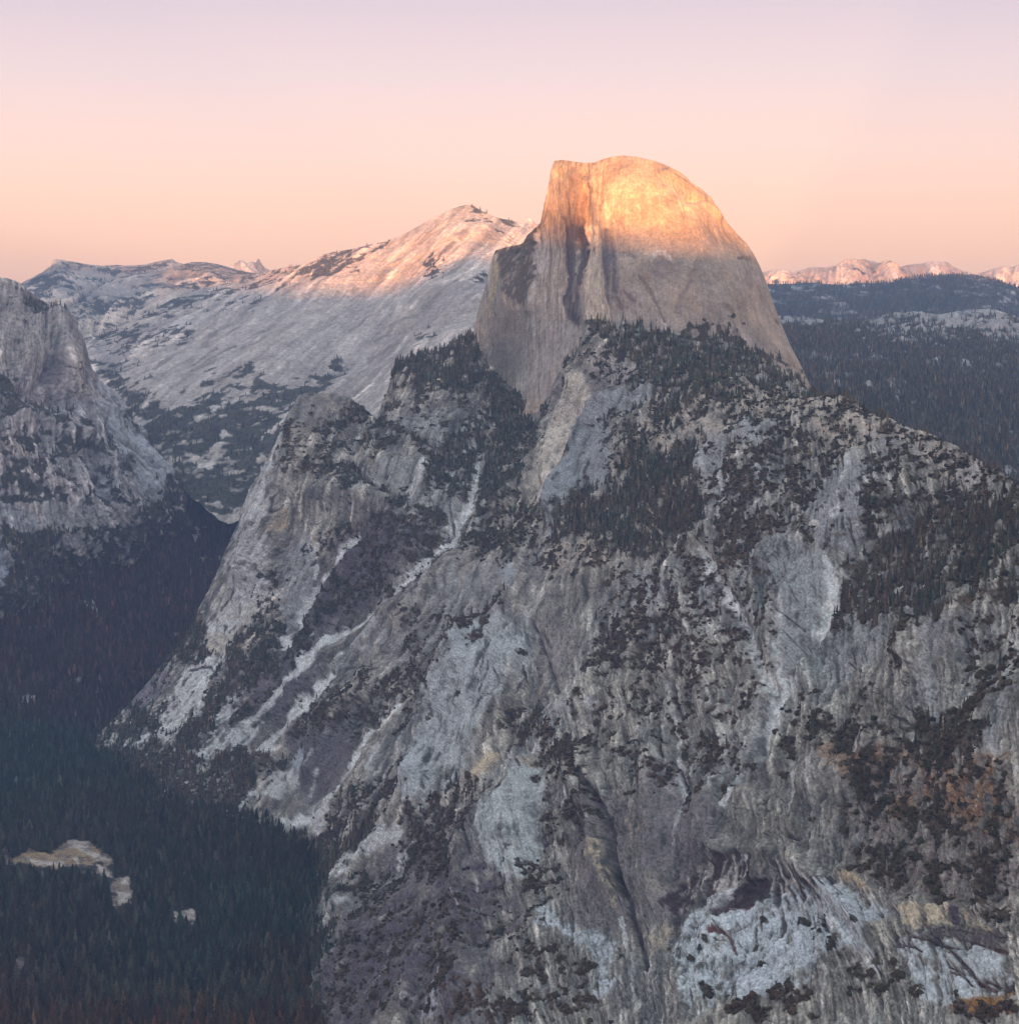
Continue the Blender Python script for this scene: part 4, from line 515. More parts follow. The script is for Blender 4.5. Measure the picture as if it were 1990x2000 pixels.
# ------------------------------------------------------------------ far ranges and hills
def far(name, top, bot, ctrl, x0, x1, dx, nr, level, dirs, seed, veg=(), col=None, back=2000., drop=900., amps=(26,8,4,7,1.5), big=900, label='', paints=(), cell=90, lit=None):
    R = Relief(top, bot, ctrl, x0, x1, dx, nr); R.flow(dirs, 2.0, seed); R.base(level, big, (.10,.14,.14), (.14,.14), .4, seed)
    if level > .39: R.c *= np.array((1.12, .95, .80))
    for k, q, c, a in paints: R.paint(pp(k, q), c, a, 10, 10)
    for k, q, d, t in veg: R.plants(pp(k, q), d, t, 0, 10, 14)
    R.rough(amps, big, seed); R.grow(cell, (.040,.045,.036), (.05,.045,.04), seed); R.build(name, ROCK_FAR, back, drop, label); return R
R1 = far('mountain', [(-60,570),(20,562),(43,553),(65,542),(83,532),(99,519),(104,507),(110,505),(125,508),(146,511),(169,516),(195,519),(226,517),(247,518),(286,516),(302,511),(320,508),(338,507),(343,512),(359,516),(375,512),(390,511),(416,514),(442,520),(468,528),(500,535),(560,545)],
   [(-60,650),(60,700),(180,790),(240,720),(300,680),(560,600)], [(110,506,12600),(20,562,12000),(195,520,12800),(300,512,13000),(390,512,12400),(500,536,12200),(200,600,10600),(100,620,9600),(180,740,8200),(300,590,10500),(420,560,10800),(540,570,10000),(60,690,9000),(260,560,11500)], -60, 560, 1.8, 150, .47,
   [(100,540,-.8,.4),(300,560,-.9,.25),(450,540,-.9,.3),(180,700,-.1,1)], 51, [('a1','520 130 1100 150 1100 230 700 250 540 190',.55,.3), ('a1','250 260 450 220 560 300 420 330 300 400 180 310',.7,.4), ('a1','560 420 800 430 1100 440 980 520 800 490 620 470',.97,.8), ('a1','850 350 1200 290 1500 220 1900 200 1900 290 1300 370 1050 410',.5,.3), ('a1','1380 140 1520 115 1700 150 1922 210 1922 240 1640 200 1420 180',.8,.5), ('a1','420 480 640 500 1000 580 1000 700 700 740 560 620',.45,.2), ('a1','650 700 900 740 860 980 720 960 690 900',.85,.5), ('a1','700 180 1400 150 1400 200 1000 250 700 260',.45,.2)],
   label='hazy granite uplands on the left skyline with forested hollows', paints=[('a1','540 190 700 170 840 220 860 280 640 260',(.40,.37,.34),.5), ('a1','560 300 1100 330 1000 430 640 420 420 330',(.38,.36,.34),.5)])
R2 = far('mountain', [(430,560),(446,528),(452,517),(460,514),(466,509),(472,507),(477,511),(481,515),(487,513),(492,511),(499,513),(504,505),(507,506),(509,511),(513,518),(520,524),(530,529),(545,536),(570,560)], [(430,580),(570,580)],
   [(430,560,14200),(504,505,14500),(570,560,14500),(472,507,14300),(480,575,13900),(540,575,14000)], 430, 570, .6, 90, .38, [(500,530,0,1)], 61, amps=(14,8,5,10,1), label='small pair of jagged spires on the far left skyline', back=900., drop=600.)
M1 = far('mountain', [(1470,540),(1490,529),(1515,528),(1551,531),(1566,527),(1580,522),(1612,522),(1641,517),(1666,511),(1688,507),(1706,511),(1731,519),(1760,524),(1781,534),(1830,548),(1900,565),(1990,575)], [(1470,580),(1990,600)], [(1490,530,14300),(1688,508,14600),(1800,540,14000),(1990,575,13500),(1600,575,13200),(1800,590,13000),(1480,575,13300)], 1470, 1990, 1.4, 70, .56,
   [(1600,540,-.3,1),(1700,540,.5,1)], 71, [('a4','560 720 650 710 700 750 600 760',.4,0), ('a4','1000 720 1200 690 1350 740 1000 770',.3,0)], label='sunlit pale peaks low on the right skyline', amps=(40,18,10,16,3), big=1400, cell=150)
M2 = far('mountain', [(1700,545),(1740,528),(1759,519),(1785,513),(1820,511),(1849,511),(1853,513),(1860,519),(1881,528),(1903,536),(1960,560)], [(1700,580),(1960,590)], [(1700,545,16500),(1820,512,16800),(1960,560,16500),(1820,580,15800)], 1700, 1960, 1.4, 60, .5, [(1800,540,.4,1)], 73, amps=(40,18,10,16,3), big=1400, cell=150, label='flat-topped far mountain behind the sunlit right peaks')
M3 = far('mountain', [(1870,555),(1910,534),(1939,525),(1964,520),(1975,522),(1990,519),(2060,514)], [(1870,590),(2060,600)], [(1870,555,16000),(1964,521,16300),(2060,514,16300),(1960,590,15500)], 1870, 2060, 1.4, 60, .5, [(1950,540,-.3,1)], 75, amps=(40,18,10,16,3), big=1400, cell=150, label='far mountain shoulder at the right edge of the skyline')
K1 = far('hill', [(1440,560),(1497,556),(1551,555),(1575,552),(1623,555),(1673,555),(1731,554),(1785,547),(1831,538),(1860,535),(1885,536),(1910,537),(1946,546),(1990,562),(2060,590)], [(1440,660),(1660,670),(2060,670)], [(1450,558,11200),(1673,555,11500),(1860,536,11500),(2060,585,11200),(1500,640,9400),(1660,640,9000),(1990,640,9300),(1720,610,10000)], 1440, 2060, 1.8, 140, .33,
   [(1600,600,.7,.6),(1860,580,-.8,.5)], 81, [('a4','300 700 2200 700 2200 1100 300 1100',.9,.8)], label='dark forested hills in blue shade under the sunlit right peaks', paints=[('a4','850 790 950 800 920 840 870 830',(.45,.43,.42),.6), ('a4','1000 770 1400 760 1380 810 1100 820',(.38,.36,.36),.5)])
K2 = far('hill', [(1440,625),(1522,614),(1560,617),(1587,621),(1630,627),(1659,630),(1695,625),(1720,617),(1749,610),(1785,608),(1810,611),(1838,614),(1855,611),(1874,608),(1895,605),(1917,603),(1946,605),(1971,614),(1990,621),(2060,650)], [(1440,800),(1560,860),(1700,960),(1850,1010),(2060,1100)],
   [(1522,614,7800),(1660,631,7600),(1785,609,7700),(1917,604,7500),(2060,650,7300),(1530,660,7000),(1660,660,6900),(1750,690,6300),(1900,690,6500),(1990,720,6100),(1700,800,5050),(1990,850,4800),(1600,760,5350),(1560,740,5600),(1990,950,4300),(1850,900,4450),(1720,900,4500),(2050,1050,3900)], 1440, 2060, 1.8, 330, .36,
   [(1700,630,.5,.5),(1900,640,-.5,.6),(1700,780,-.5,.9),(1900,800,-.6,.9)], 91, [('a4','560 1010 1000 1010 1100 1060 1400 1080 1700 1060 1960 1110 2200 1150 2200 2300 400 2300 400 1010',.90,.95), ('a4','600 930 1000 960 1000 1050 600 1030',.35,.25), ('a4','1000 980 1300 930 1960 940 1960 1100 1000 1060',.34,.2), ('a4','560 900 640 940 1020 1000 900 960',.7,.5)],
   label='forested valley side with bare pale knolls along its top, beyond the right ridge', amps=(18,5,2.5,4,.6), big=500, cell=45, paints=[('a4','1000 970 1250 925 1400 930 1960 910 2200 1000 2200 1110 1700 1080 1400 1070 1000 1060',(.42,.39,.36),.6), ('a4','620 940 1000 980 1000 1050 650 1040',(.44,.41,.38),.4)])
K2.bare(pp('a4','1700 1200 1960 1150 1960 1400 1800 1330 1720 1280'), .5)

# ------------------------------------------------------------------ cliff on the left of the canyon
W = Relief([(-60,546),(0,542),(16,543),(31,549),(42,555),(52,563),(68,576),(88,589),(109,605),(122,618),(143,630),(150,636),(156,644),(162,655),(166,668),(172,690),(177,706),(182,726),(188,740),(205,752),(220,764),(234,776),(243,792),(250,812),(265,840),(290,880),(320,920),(352,956),(358,1000),(366,1060),(372,1090)],
           [(-60,1400),(100,1400),(250,1240),(330,1170),(372,1150)],
  [(0,543,5600),(100,600,5620),(145,632,5560),(160,655,5620),(182,730,5720),(100,700,5300),(0,700,5180),(0,850,5000),(100,850,5090),(180,850,5330),(250,812,5750),(250,850,5650),(352,956,5700),(250,950,5350),(100,1000,4960),(0,1000,4850),(200,1050,5100),(0,1300,4800),(0,1150,4720),(100,1300,4990),(200,1200,5400),(250,1130,5480),(330,1080,5700),(330,1030,5620),(60,620,5480),(140,700,5330)], -60, 372, 1.3, 460)
W.flow([(50,620,-.1,1),(120,700,-.05,1),(160,700,.12,1),(60,800,.1,1),(200,800,.5,.9),(280,900,.65,.8),(150,900,.45,.9),(60,900,.3,1),(250,1000,.6,.8),(100,1000,.2,1),(60,1200,.6,.7)], 1.6, 101, (6, 15, 26))
W.base(.33, 500, (.28,.24,.14), (.12,.14), .5, 111)
W.c *= np.array((1.04,.985,.97))
W.paint(pp('a1','0 280 200 330 260 560 440 570 430 700 300 900 0 900'), (.37,.345,.315), .55, 20, 10, .8, .4)
W.paint(pp('a1','440 570 520 570 600 640 650 740 690 940 640 1000 560 980 460 760'), (.29,.26,.26), .6, 8, 5, 1., .2)
W.paint(pp('a1','480 840 540 840 545 1140 520 1200 480 1100'), (.46,.42,.36), .6, 5, 4, .8)
W.paint(pp('a1','700 960 800 1040 900 1130 960 1270 860 1250 760 1180 720 1080'), (.42,.44,.46), .8, 5, 5, .7, .3)
W.paint(pp('a1','560 1130 640 1270 700 1370 720 1450 640 1400 560 1280'), (.42,.43,.42), .6, 5, 4, .5)
W.paint(pp('a1','760 1220 1000 1400 1200 1640 1340 1830 1220 1800 1180 1922 1040 1922 860 1620 740 1500'), (.42,.45,.48), .6, 8, 8, 1.3, .4)
W.paint(pp('a1','640 1660 760 1700 880 1900 820 1922 700 1760'), (.42,.45,.48), .6, 6, 6, .8)
W.paint(pp('a1','200 1280 440 1330 540 1440 580 1700 440 1700 300 1400'), (.30,.31,.31), .5, 10, 8, .3, .8)
W.paint(pp('a5','270 30 560 10 800 60 820 160 560 210 400 220 330 180'), (.42,.43,.42), .65, 10, 8, .4, 1.)
W.paint(pp('a5','0 0 250 60 330 200 160 240 0 180'), (.40,.41,.42), .6, 8, 8, .3, 1.5)
W.paint(pp('a5','400 320 640 240 820 270 1060 270 1080 340 900 400 680 400 560 390'), (.40,.40,.40), .6, 8, 8, .3, 1.4)
W.paint(pp('a5','0 340 80 440 120 560 80 720 40 640 0 600'), (.38,.42,.48), .7, 6, 6, .5)
W.paint(pp('a5','0 900 120 930 260 1080 420 1180 330 1240 160 1200 0 1130'), (.30,.27,.31), .7, 8, 8, .6, .8)
W.paint(pp('a5','270 990 330 970 400 1010 380 1060 330 1050'), (.50,.51,.52), .7, 4, 5, .3, 1.)
for q, wd, a in (('840 1150 900 1300 1000 1440', 3, .5), ('780 1340 860 1460 1000 1560 1150 1700', 3, .5), ('330 950 300 1050 340 1180', 6, .4), ('180 960 130 1050 200 1170', 5, .5), ('400 860 370 1000', 8, .6), ('600 1350 620 1600 720 1800 820 1922', 5, .5), ('880 1640 940 1610 960 1650 880 1690', 8, .7), ('600 600 640 760 660 900', 3, .5), ('560 590 575 760', 3, .5), ('640 1000 630 1150', 4, .5)):
    W.stripe(pp('a1', q), (.13,.12,.14), wd, a, 8)
W.rib(pp('a1','440 570 460 800 520 1150 600 1400 720 1700'), 40, 22); W.rib(pp('a1','260 700 160 1000'), 35, 18); W.rib(pp('a1','700 960 900 1130 960 1270'), 25, 10); W.rib(pp('a1','760 1230 1000 1430 1300 1800'), 30, 12); W.rib(pp('a1','180 1290 420 1340 560 1480'), 35, 18); W.rib(pp('a1','380 850 300 1100'), -25, 14)
for k, q, d, t in (('a1','230 380 300 390 360 430 440 470 480 530 430 560 300 560 240 480',.85,.3), ('a1','100 280 260 370 330 420 460 520 600 600 560 560 400 440 240 340',.4,.2), ('a1','100 400 180 400 160 560 120 560',.4,0), ('a1','0 950 100 960 120 1080 170 1180 200 1280 60 1330 0 1380',.7,.2), ('a1','0 1180 180 1180 400 1250 520 1360 560 1450 480 1420 300 1300 160 1260 0 1350',.7,.2), ('a1','60 1340 500 1450 640 1700 500 1922 0 1922 0 1400',.42,.05), ('a1','540 1120 600 1160 760 1400 860 1620 780 1560 640 1300',.6,.1), ('a1','560 1450 700 1500 820 1650 700 1680 620 1600',.4,0),
    ('a1','760 1160 960 1290 1000 1400 860 1320',.7,.1), ('a1','860 1680 950 1610 980 1660 900 1760',.85,.3), ('a1','1180 1780 1280 1780 1340 1860 1280 1960 1180 1900',.8,.4), ('a1','640 1600 900 1900 1100 1922 600 1922 600 1700',.4,.1), ('a5','0 190 160 240 330 200 640 210 820 170 900 230 760 250 640 240 400 330 560 400 680 410 900 400 1080 340 1300 400 1400 700 0 900 0 700 120 560 100 420 0 320',.92,.6), ('a5','0 900 60 880 300 960 420 1000 480 1200 330 1240 260 1080 120 930',.5,.2), ('a5','-200 1180 330 1250 600 1200 600 1700 -200 1700',.95,.9), ('a5','160 400 560 420 900 420 1500 380 1500 1600 430 1600 420 1000 300 950 130 900 60 800 160 600',.95,.9), ('a5','880 250 1060 250 1050 290 900 290',.7,.2), ('a1','1180 1900 1330 1800 1500 1960 1500 2200 900 2200 1000 2000',.75,.7), ('a5','820 330 1000 250 1050 100 1500 60 1500 500 1000 700 800 500',.9,.8)):
    W.plants(pp(k, q), d, t, .1, 8, 8)
W.fracture(.6, 4, 5, 360, 7)
W.rough((12, 1.5, 1., 3, 1.), 360, 7)
W.grow(24, (.048,.047,.038), (.07,.05,.042), 7, 1.2)
W.build('cliff', ROCK_FAR, 900, 500, flat=True, label= 'shaded granite cliff with forested ledges on the left side of the canyon')

# ------------------------------------------------------------------ valley floor and the wooded canyon behind it
V = Relief([(-80,1060),(0,1040),(100,1020),(200,985),(260,950),(330,915),(400,890),(460,880),(520,890),(700,900)], [(-80,2070),(700,2070)],
  [(0,2000,2690),(300,2000,2690),(600,2000,2690),(-80,1680,3440),(150,1680,3480),(400,1680,3470),(650,1700,3430),(0,1500,4060),(300,1450,4450),(450,1450,4450),(0,1350,4520),(100,1300,4750),(300,1300,4950),(300,1200,5250),(100,1150,5020),(0,1060,5000),(200,1080,5280),(420,1100,5650),(300,1000,5800),(420,950,6150),(480,890,6400),(600,1300,4950),(650,1000,6000)], -80, 700, 2.2, 500)
V.flow([(100,1200,.3,1),(300,1100,-.1,1),(400,1000,-.3,1),(100,1600,1,.3),(300,1800,1,.2)], 2.2, 121)
V.base(.17, 500, n=(.1,.1), seed=131); V.c *= np.array((1.05,.92,.9))
V.veg[:] = .93; V.tree[:] = 1.0
V.paint(pp('a5','1390 260 1440 210 1560 190 1500 260 1480 330 1440 300'), (.52,.54,.56), .9, 3, 5); V.paint(pp('a5','1500 440 1640 440 1700 400 1600 460'), (.5,.52,.54), .9, 3, 4)
for q in ('1390 260 1440 210 1560 190 1500 260 1480 330 1440 300', '1500 440 1640 435 1720 390 1700 420 1600 470', '900 520 950 510 940 550', '1010 540 1100 520 1180 560 1060 580', '1270 1010 1340 970 1350 990 1290 1020', '1280 910 1340 890 1290 920', '560 740 640 740 720 800 720 850 640 800', '150 1480 300 1460 460 1380 400 1450 160 1510', '1030 700 1080 700 1070 720', '550 1340 600 1330 580 1370'):
    V.paint(pp('a5', q), (.45,.45,.46), .75, 3, 4); V.bare(pp('a5', q), .12, 4, 4)
RIV = ['200 770 260 740 340 750 330 790 230 790', '430 740 470 700 560 690 640 720 720 770 730 800 640 810 620 780 520 750', '190 790 240 810 300 830 370 820 440 800 440 850 340 860 260 850 200 820', '500 800 540 790 530 840', '660 840 700 870 720 900 780 940 760 950 700 910 660 860', '810 930 890 930 880 990 830 990', '800 1030 880 1040 890 1110 830 1130 800 1100', '740 1090 790 1080 780 1130', '1180 1180 1220 1150 1200 1220', '1230 1150 1310 1140 1340 1200 1320 1220 1260 1200', '120 790 155 790 150 830', '280 900 310 910 300 935', '470 685 600 680 590 710 480 710', '1160 1090 1240 1090 1240 1105', '0 780 20 780 10 800', '640 800 760 800 760 815 660 815', '100 1510 160 1520 140 1560', '1560 1540 1620 1560 1600 1600', '1540 1460 1580 1460 1570 1490','770 1000 830 1000 880 1000 890 1040 840 1040']
for q in RIV:
    V.bare(pp('b1', q), .03, 3, 3)
    for k in (0, 7, 14, 21, 28): V.tree *= 1 - V.mask([(x, y + k) for x, y in pp('b1', q)], 5, 1)
MEAD = pp('b1','-20 775 120 770 230 728 330 738 440 700 560 676 660 710 775 800 720 832 560 850 460 872 330 878 220 855 100 830 -20 815'); TRAIL = pp('b1','650 838 720 850 790 930 905 918 905 1125 790 1145 735 1090 775 960 680 905')
for k in (0, 10, 20, 30): V.tree *= 1 - .86 * np.maximum(V.mask([(x, y + k) for x, y in MEAD], 4, 3), V.mask([(x, y + k) for x, y in TRAIL], 4, 3))
V.bare(MEAD, .15, 4, 4); V.bare(TRAIL, .15, 4, 4); V.paint(MEAD, (.30,.23,.16), .85, 4, 4, 0, 1.3); V.paint(TRAIL, (.30,.24,.19), .8, 4, 4, 0, .7)
V.paint(pp('b1','200 740 740 680 760 820 440 870 100 840 100 780'), (.36,.26,.16), .7, 5, 5, 0, 1.4)
for q in ('190 790 240 810 300 830 370 820 440 800 440 850 340 860 260 850 200 820', '500 800 540 790 530 840', '660 840 700 870 720 900 780 940 760 950 700 910 660 860', '810 930 890 930 880 990 830 990', '800 1040 880 1040 890 1110 830 1130 800 1100', '1230 1150 1310 1140 1340 1200 1320 1220 1260 1200', '470 685 600 680 590 710 480 710', '640 800 760 800 760 815 660 815', '520 720 640 760 720 790 700 800 600 760', '740 1090 790 1080 780 1130', '1180 1180 1220 1150 1200 1220'): V.paint(pp('b1', q), (.56,.50,.45), .9, 3, 2, 0, .5)
V.rough((5, 1, 1, 2, 0), 300, 9)
V.grow(40, (.030,.032,.030), (.045,.032,.03), 9)
V.build('valley_floor', ROCK_NEAR, 300, 100, 'dark wooded valley floor with pale gravel clearings along a dry creek')

# ------------------------------------------------------------------ ground out to the horizon, and an unseen ridge to the west, shaped to shade the valley
gx, gy = np.meshgrid(np.linspace(-20000, 20000, 81), np.linspace(-10000, 30000, 81), indexing='ij')
G = np.stack([gx, gy, -70 + 0 * gx], -1); G[..., 2] += 12 * fbm(G, 4000, 3, 140)
o = grid_mesh('ground', G[:, ::-1], np.full(G.shape, .12), ROCK_FAR); o['kind'] = 'structure'; o['label'] = 'dark low ground far below the mountains'
SHADE = [(1062,432,4200),(1130,455,4150),(1200,462,4000),(1300,468,3900),(1400,472,4000),(1480,478,4200),(1510,500,4200),(970,470,4600),(940,488,7900),(860,530,7900),(780,562,7900),(690,566,8100),(600,567,8300),(500,562,9300),(440,565,10500),(390,560,12300),(338,542,13000),(290,536,13000),(240,528,12800),(180,526,12700),(125,532,12600),(108,545,12500),(80,545,12400),(455,535,14200),
         (1500,535,11300),(1600,535,11500),(1700,535,11500),(1780,537,11500),(1860,536,11500),(1905,541,11500),(1990,554,11300)]
WS = []
for px, py, D_ in SHADE:                           # crest height of the unseen ridge, set to put the shade edge at these points
    X_, Y_ = (px - CX) / F * D_, D_; t_ = X_ * LX + Y_ * LY; WS.append((X_ * LY - Y_ * LX, (HY - py) / F * D_ + (t_ + 7000) * TE))
WS = sorted(WS)
WS = np.array([(-14500, WS[0][1] + 200)] + WS + [(WS[-1][0] + 300, WS[-1][1]), (6500, 430)], float)
T_C = -7000.
sv = np.arange(-14500, 6500, 25.); hv = np.interp(sv, WS[:, 0], WS[:, 1]) + 6 * fbm(np.stack([sv, 0*sv, 0*sv], -1), 160, 3, 150)
prof = [(-3200, -1700), (-1200, -620), (-500, -180), (-150, -45), (0, 0), (120, -45), (420, -210), (1000, -700), (1900, -1700)]
G = np.zeros((len(sv), len(prof), 3))
for j, (dt_, dz) in enumerate(prof):
    t_ = T_C + dt_; zz = ZC + hv + dz * (hv + ZC) / 1500
    G[:, j] = np.stack([t_ * LX + sv * LY, t_ * LY - sv * LX, np.maximum(zz, -75)], -1)
o = grid_mesh('mountain', G[:, ::-1], np.full(G.shape, .10), ROCK_FAR); o['kind'] = 'structure'; o['label'] = 'dark unseen ridge to the west, its crest shaped to block the low sun'
# ------------------------------------------------------------------ the evening air
hb = np.array([(x, y, z) for x in (-20050, 20050) for y in (-10050, 30050) for z in (-120, 2700)], float)
hf = np.array([(0,1,3,2),(4,6,7,5),(0,4,5,1),(2,3,7,6),(0,2,6,4),(1,5,7,3)])
hm = bpy.data.materials.new('haze'); hm.use_nodes = True; t = hm.node_tree; t.nodes.clear(); a = t.nodes.new('ShaderNodeOutputMaterial'); b = t.nodes.new('ShaderNodeVolumePrincipled')
b.inputs['Density'].default_value = HAZE; b.inputs['Color'].default_value = (.42, .62, 1.0, 1); b.inputs['Anisotropy'].default_value = 0.; t.links.new(b.outputs[0], a.inputs['Volume'])
if HAZE:
    o = mesh_np('haze', hb, hf, hm); o['kind'] = 'stuff'; o['label'] = 'thin blue evening haze filling the valley'; o['category'] = 'haze'
print('land', round(time.time() - T0, 1))

# ------------------------------------------------------------------ trees and shrubs
def tris_cone_tree(seed, tiers=6, k=7, wide=.17, trunk=True, bare=.12):
    """one conifer of height 1: drooping ragged whorls round a thin trunk; returns trunk and crown as (V, F)"""
    g = np.random.default_rng(seed); V = []; Fc = []
    for i in range(tiers):
        f = i / tiers; zb = bare + (1 - bare) * f * .96; zt = min(1.0, zb + (1 - bare) * (1.9 / tiers) * (1 if i < tiers - 1 else 1.0)); r = wide * (1 - f) ** .8 * g.uniform(.8, 1.15) + .012
        a0 = g.uniform(0, 6.28); b = len(V); V.append((g.normal(0, .012), g.normal(0, .012), zt if i < tiers - 1 else 1.0))
        m = 2 * k
        for j in range(m):
            a = a0 + 6.2832 * j / m; rr = r * (g.uniform(.8, 1.3) if j % 2 == 0 else g.uniform(.35, .6)); V.append((rr * math.cos(a), rr * math.sin(a), zb + g.normal(0, .014) + (0 if j % 2 == 0 else .03)))
        for j in range(m): Fc.append((b, b + 1 + j, b + 1 + (j + 1) % m))
    tv, tf = [], []
    for z_, r in ((-.06, .016), (.75, .006)):
        for j in range(4): tv.append((r * math.cos(1.57 * j), r * math.sin(1.57 * j), z_))
    for j in range(4): q = (j + 1) % 4; tf += [(j, q, 4 + q), (j, 4 + q, 4 + j)]
    return (np.array(tv), np.array(tf)), (np.array(V), np.array(Fc))
def blob(seed, sub=1, flat=.75):
    import bmesh
    bm = bmesh.new(); bmesh.ops.create_icosphere(bm, subdivisions=sub, radius=1); V = np.array([v.co[:] for v in bm.verts]); Fc = np.array([[v.index for v in f.verts] for f in bm.faces]); bm.free()
    g = np.random.default_rng(seed); V = V * (1 + g.uniform(-.3, .3, (len(V), 1))); V[:, 2] = np.maximum(V[:, 2] * flat, -.35) + .3
    return V, Fc
def merge(name, temps, pos, hgt, wid, rot, var, colr, mat, cols_by_part=None):
    """many copies of a few shapes joined into one mesh"""
    Vs, Fs, Cs = [], [], []; off = 0
    for t, (V, Fc, pc) in enumerate(temps):
        m = var == t; n = m.sum()
        if not n: continue
        c, s_ = np.cos(rot[m])[:, None], np.sin(rot[m])[:, None]; x, y, z_ = V[:, 0][None], V[:, 1][None], V[:, 2][None]
        P = np.stack([(x * c - y * s_) * wid[m][:, None] + pos[m, 0][:, None], (x * s_ + y * c) * wid[m][:, None] + pos[m, 1][:, None], z_ * hgt[m][:, None] + pos[m, 2][:, None]], -1)
        Vs.append(P.reshape(-1, 3)); Fs.append((Fc[None] + (np.arange(n) * len(V))[:, None, None]).reshape(-1, 3) + off); off += n * len(V)
        cc = colr[m][:, None, :] * (1 - pc[None, :, None]) + np.array((.13, .105, .085)) * pc[None, :, None]; Cs.append(cc.reshape(-1, 3))
    return mesh_np(name, np.concatenate(Vs), np.concatenate(Fs), mat, np.concatenate(Cs))
def tmpl(seed, tiers, k, wide, trunk=True, bare=.12):
    (tv, tf), (cv, cf) = tris_cone_tree(seed, tiers, k, wide, trunk, bare)
    if not trunk: return cv, cf, np.zeros(len(cv))
    return np.concatenate([tv, cv]), np.concatenate([tf, cf + len(tv)]), np.concatenate([np.ones(len(tv)), np.zeros(len(cv))])
def scatter(R, dens, hmin=0, sel=None):
    lam = dens * R.area; lam = np.where((R.X > -60) & (R.X < 2050) & (R.Y < 2050), lam, 0)
    if sel is not None: lam = np.where(sel, lam, 0)
    n = RNG.poisson(np.clip(lam, 0, 3)); i, j = np.nonzero(n); r = n[i, j]; i = np.repeat(i, r); j = np.repeat(j, r)
    i2 = np.minimum(i + 1, R.P.shape[0] - 1); j2 = np.minimum(j + 1, R.P.shape[1] - 1); a, b = RNG.random((2, len(i), 1))
    p = R.P[i, j] + (R.P[i2, j] - R.P[i, j]) * a + (R.P[i, j2] - R.P[i, j]) * b
    return p, i, j
def tree_cols(n, red=.2):
    base = np.array([(.085, .090, .060), (.105, .092, .060), (.12, .10, .066), (.070, .080, .062)]); c = base[RNG.integers(0, 4, n)]
    k = RNG.random(n)[:, None]; c = np.where(k < red, np.array((.13, .085, .062)), c); c = np.where(k > .975, np.array((.15, .13, .115)), c)
    return c * np.exp(RNG.normal(0, .42, (n, 1)))
NEAR_T = [tmpl(s_, 6, 4, w_) for s_, w_ in ((1, .15), (2, .18), (3, .13), (4, .21))]
FAR_T = [tmpl(s_, 3, 3, w_, False) for s_, w_ in ((11, .17), (12, .20), (13, .15))]
jit = lambda n, a, b: RNG.uniform(a, b, n)
def hue(p):                                        # broad patches of bluish, maroon and olive colour cast put into the foliage
    a = fbm(p, 420, 3, 300)[:, None]; b = fbm(p, 260, 3, 310)[:, None]
    return 1 + np.clip(a, 0, 1.2) * np.array((-.35, .05, .25)) + np.clip(-a, 0, 1.2) * np.array((.24, -.08, .10)) + np.clip(b, 0, 1) * np.array((.15, .05, -.15))
def vhue(p):                                       # colour cast by distance put into the foliage: violet-brown far, blue-green middle, russet near
    d = p[:, 1:2] + 500 * fbm(p, 600, 3, 320)[:, None]; a = smooth(3900, 4700, d); b = smooth(2900, 2600, d)
    return (np.array((.80, 1.02, 1.0)) * (1 - a) + np.array((1.25, .82, 1.05)) * a) * (1 - b) + np.array((1.45, .98, .66)) * b + .5 * (hue(p) - 1)
def forest(R, dens, h0, h1, temps, name, label, red=.2, sink=1.2):
    p, i, j = scatter(R, dens); n = len(p); h = h0 + (h1 - h0) * RNG.beta(1.8, 1.8, n); p[:, 2] -= sink
    return dict(p=p, h=h, w=h * jit(n, .7, 1.1) * (1.35 if R is V else 1), r=jit(n, 0, 6.28), v=RNG.integers(0, len(temps), n), c=tree_cols(n, red) * (vhue(p) * .52 if R is V else 1 + .45 * (hue(p) - 1) if R is A else 1), X=R.X[i, j], Y=R.Y[i, j], red=R.red[i, j], name=name, label=label, temps=temps)
def keep(f, m): return {k_: (v_[m] if isinstance(v_, np.ndarray) else v_) for k_, v_ in f.items()}
def plant(f, mat):
    o = merge(f['name'], f['temps'], f['p'], f['h'], f['w'], f['r'], f['v'], f['c'], mat); o['kind'] = 'stuff'; o['label'] = f['label']; o['category'] = 'forest'; return o
slope = forest(A, (A.tree * A.cover * A.clear) / 64 + .0002 * A.cover * (A.tree > 0), 9, 24, NEAR_T, 'slope_woods', 'dark conifers massed on the ledges and benches of the granite slope', .18)
valley = forest(V, V.tree * V.veg * V.clear / 88, 13, 42, NEAR_T, 'valley_forest', 'dense dark conifer forest filling the valley floor', .24)
# the trees that show largest stand as single trees with a trunk and a crown
PLACES = [('slope', lambda f: f['X'] > 1560, 'dark conifer in the big grove on the shoulder, beside the pale water-streaked slab', 'conifers of the shoulder grove'),
          ('slope', lambda f: (f['X'] <= 1560) & (f['X'] > 1030) & (f['Y'] > 800), 'dark conifer in the wooded bench below the dome, above the grey slabs', 'conifers of the wooded bench'),
          ('slope', lambda f: (f['X'] > 760) & (f['X'] < 960) & (f['Y'] < 840), 'dark conifer in the grove on the small ridge at the foot of the sheer face', 'conifers of the ridge grove'),
          ('valley', lambda f: f['Y'] > 1500, 'tall conifer of the valley forest, near the pale gravel clearings', 'conifers of the valley floor')]
QUOTA = (120, 70, 30, 80)
protos = []
for s_ in range(5):
    (tv, tf), (cv, cf) = tris_cone_tree(200 + s_, 9, 6, (.15, .18, .14, .20, .16)[s_], True, (.1, .16, .08, .12, .2)[s_])
    protos.append((mesh_np('trunk', tv, tf, BARK, link=False), mesh_np('crown', cv, cf, LEAF_ONE, link=False)))
groups = {'slope': slope, 'valley': valley}
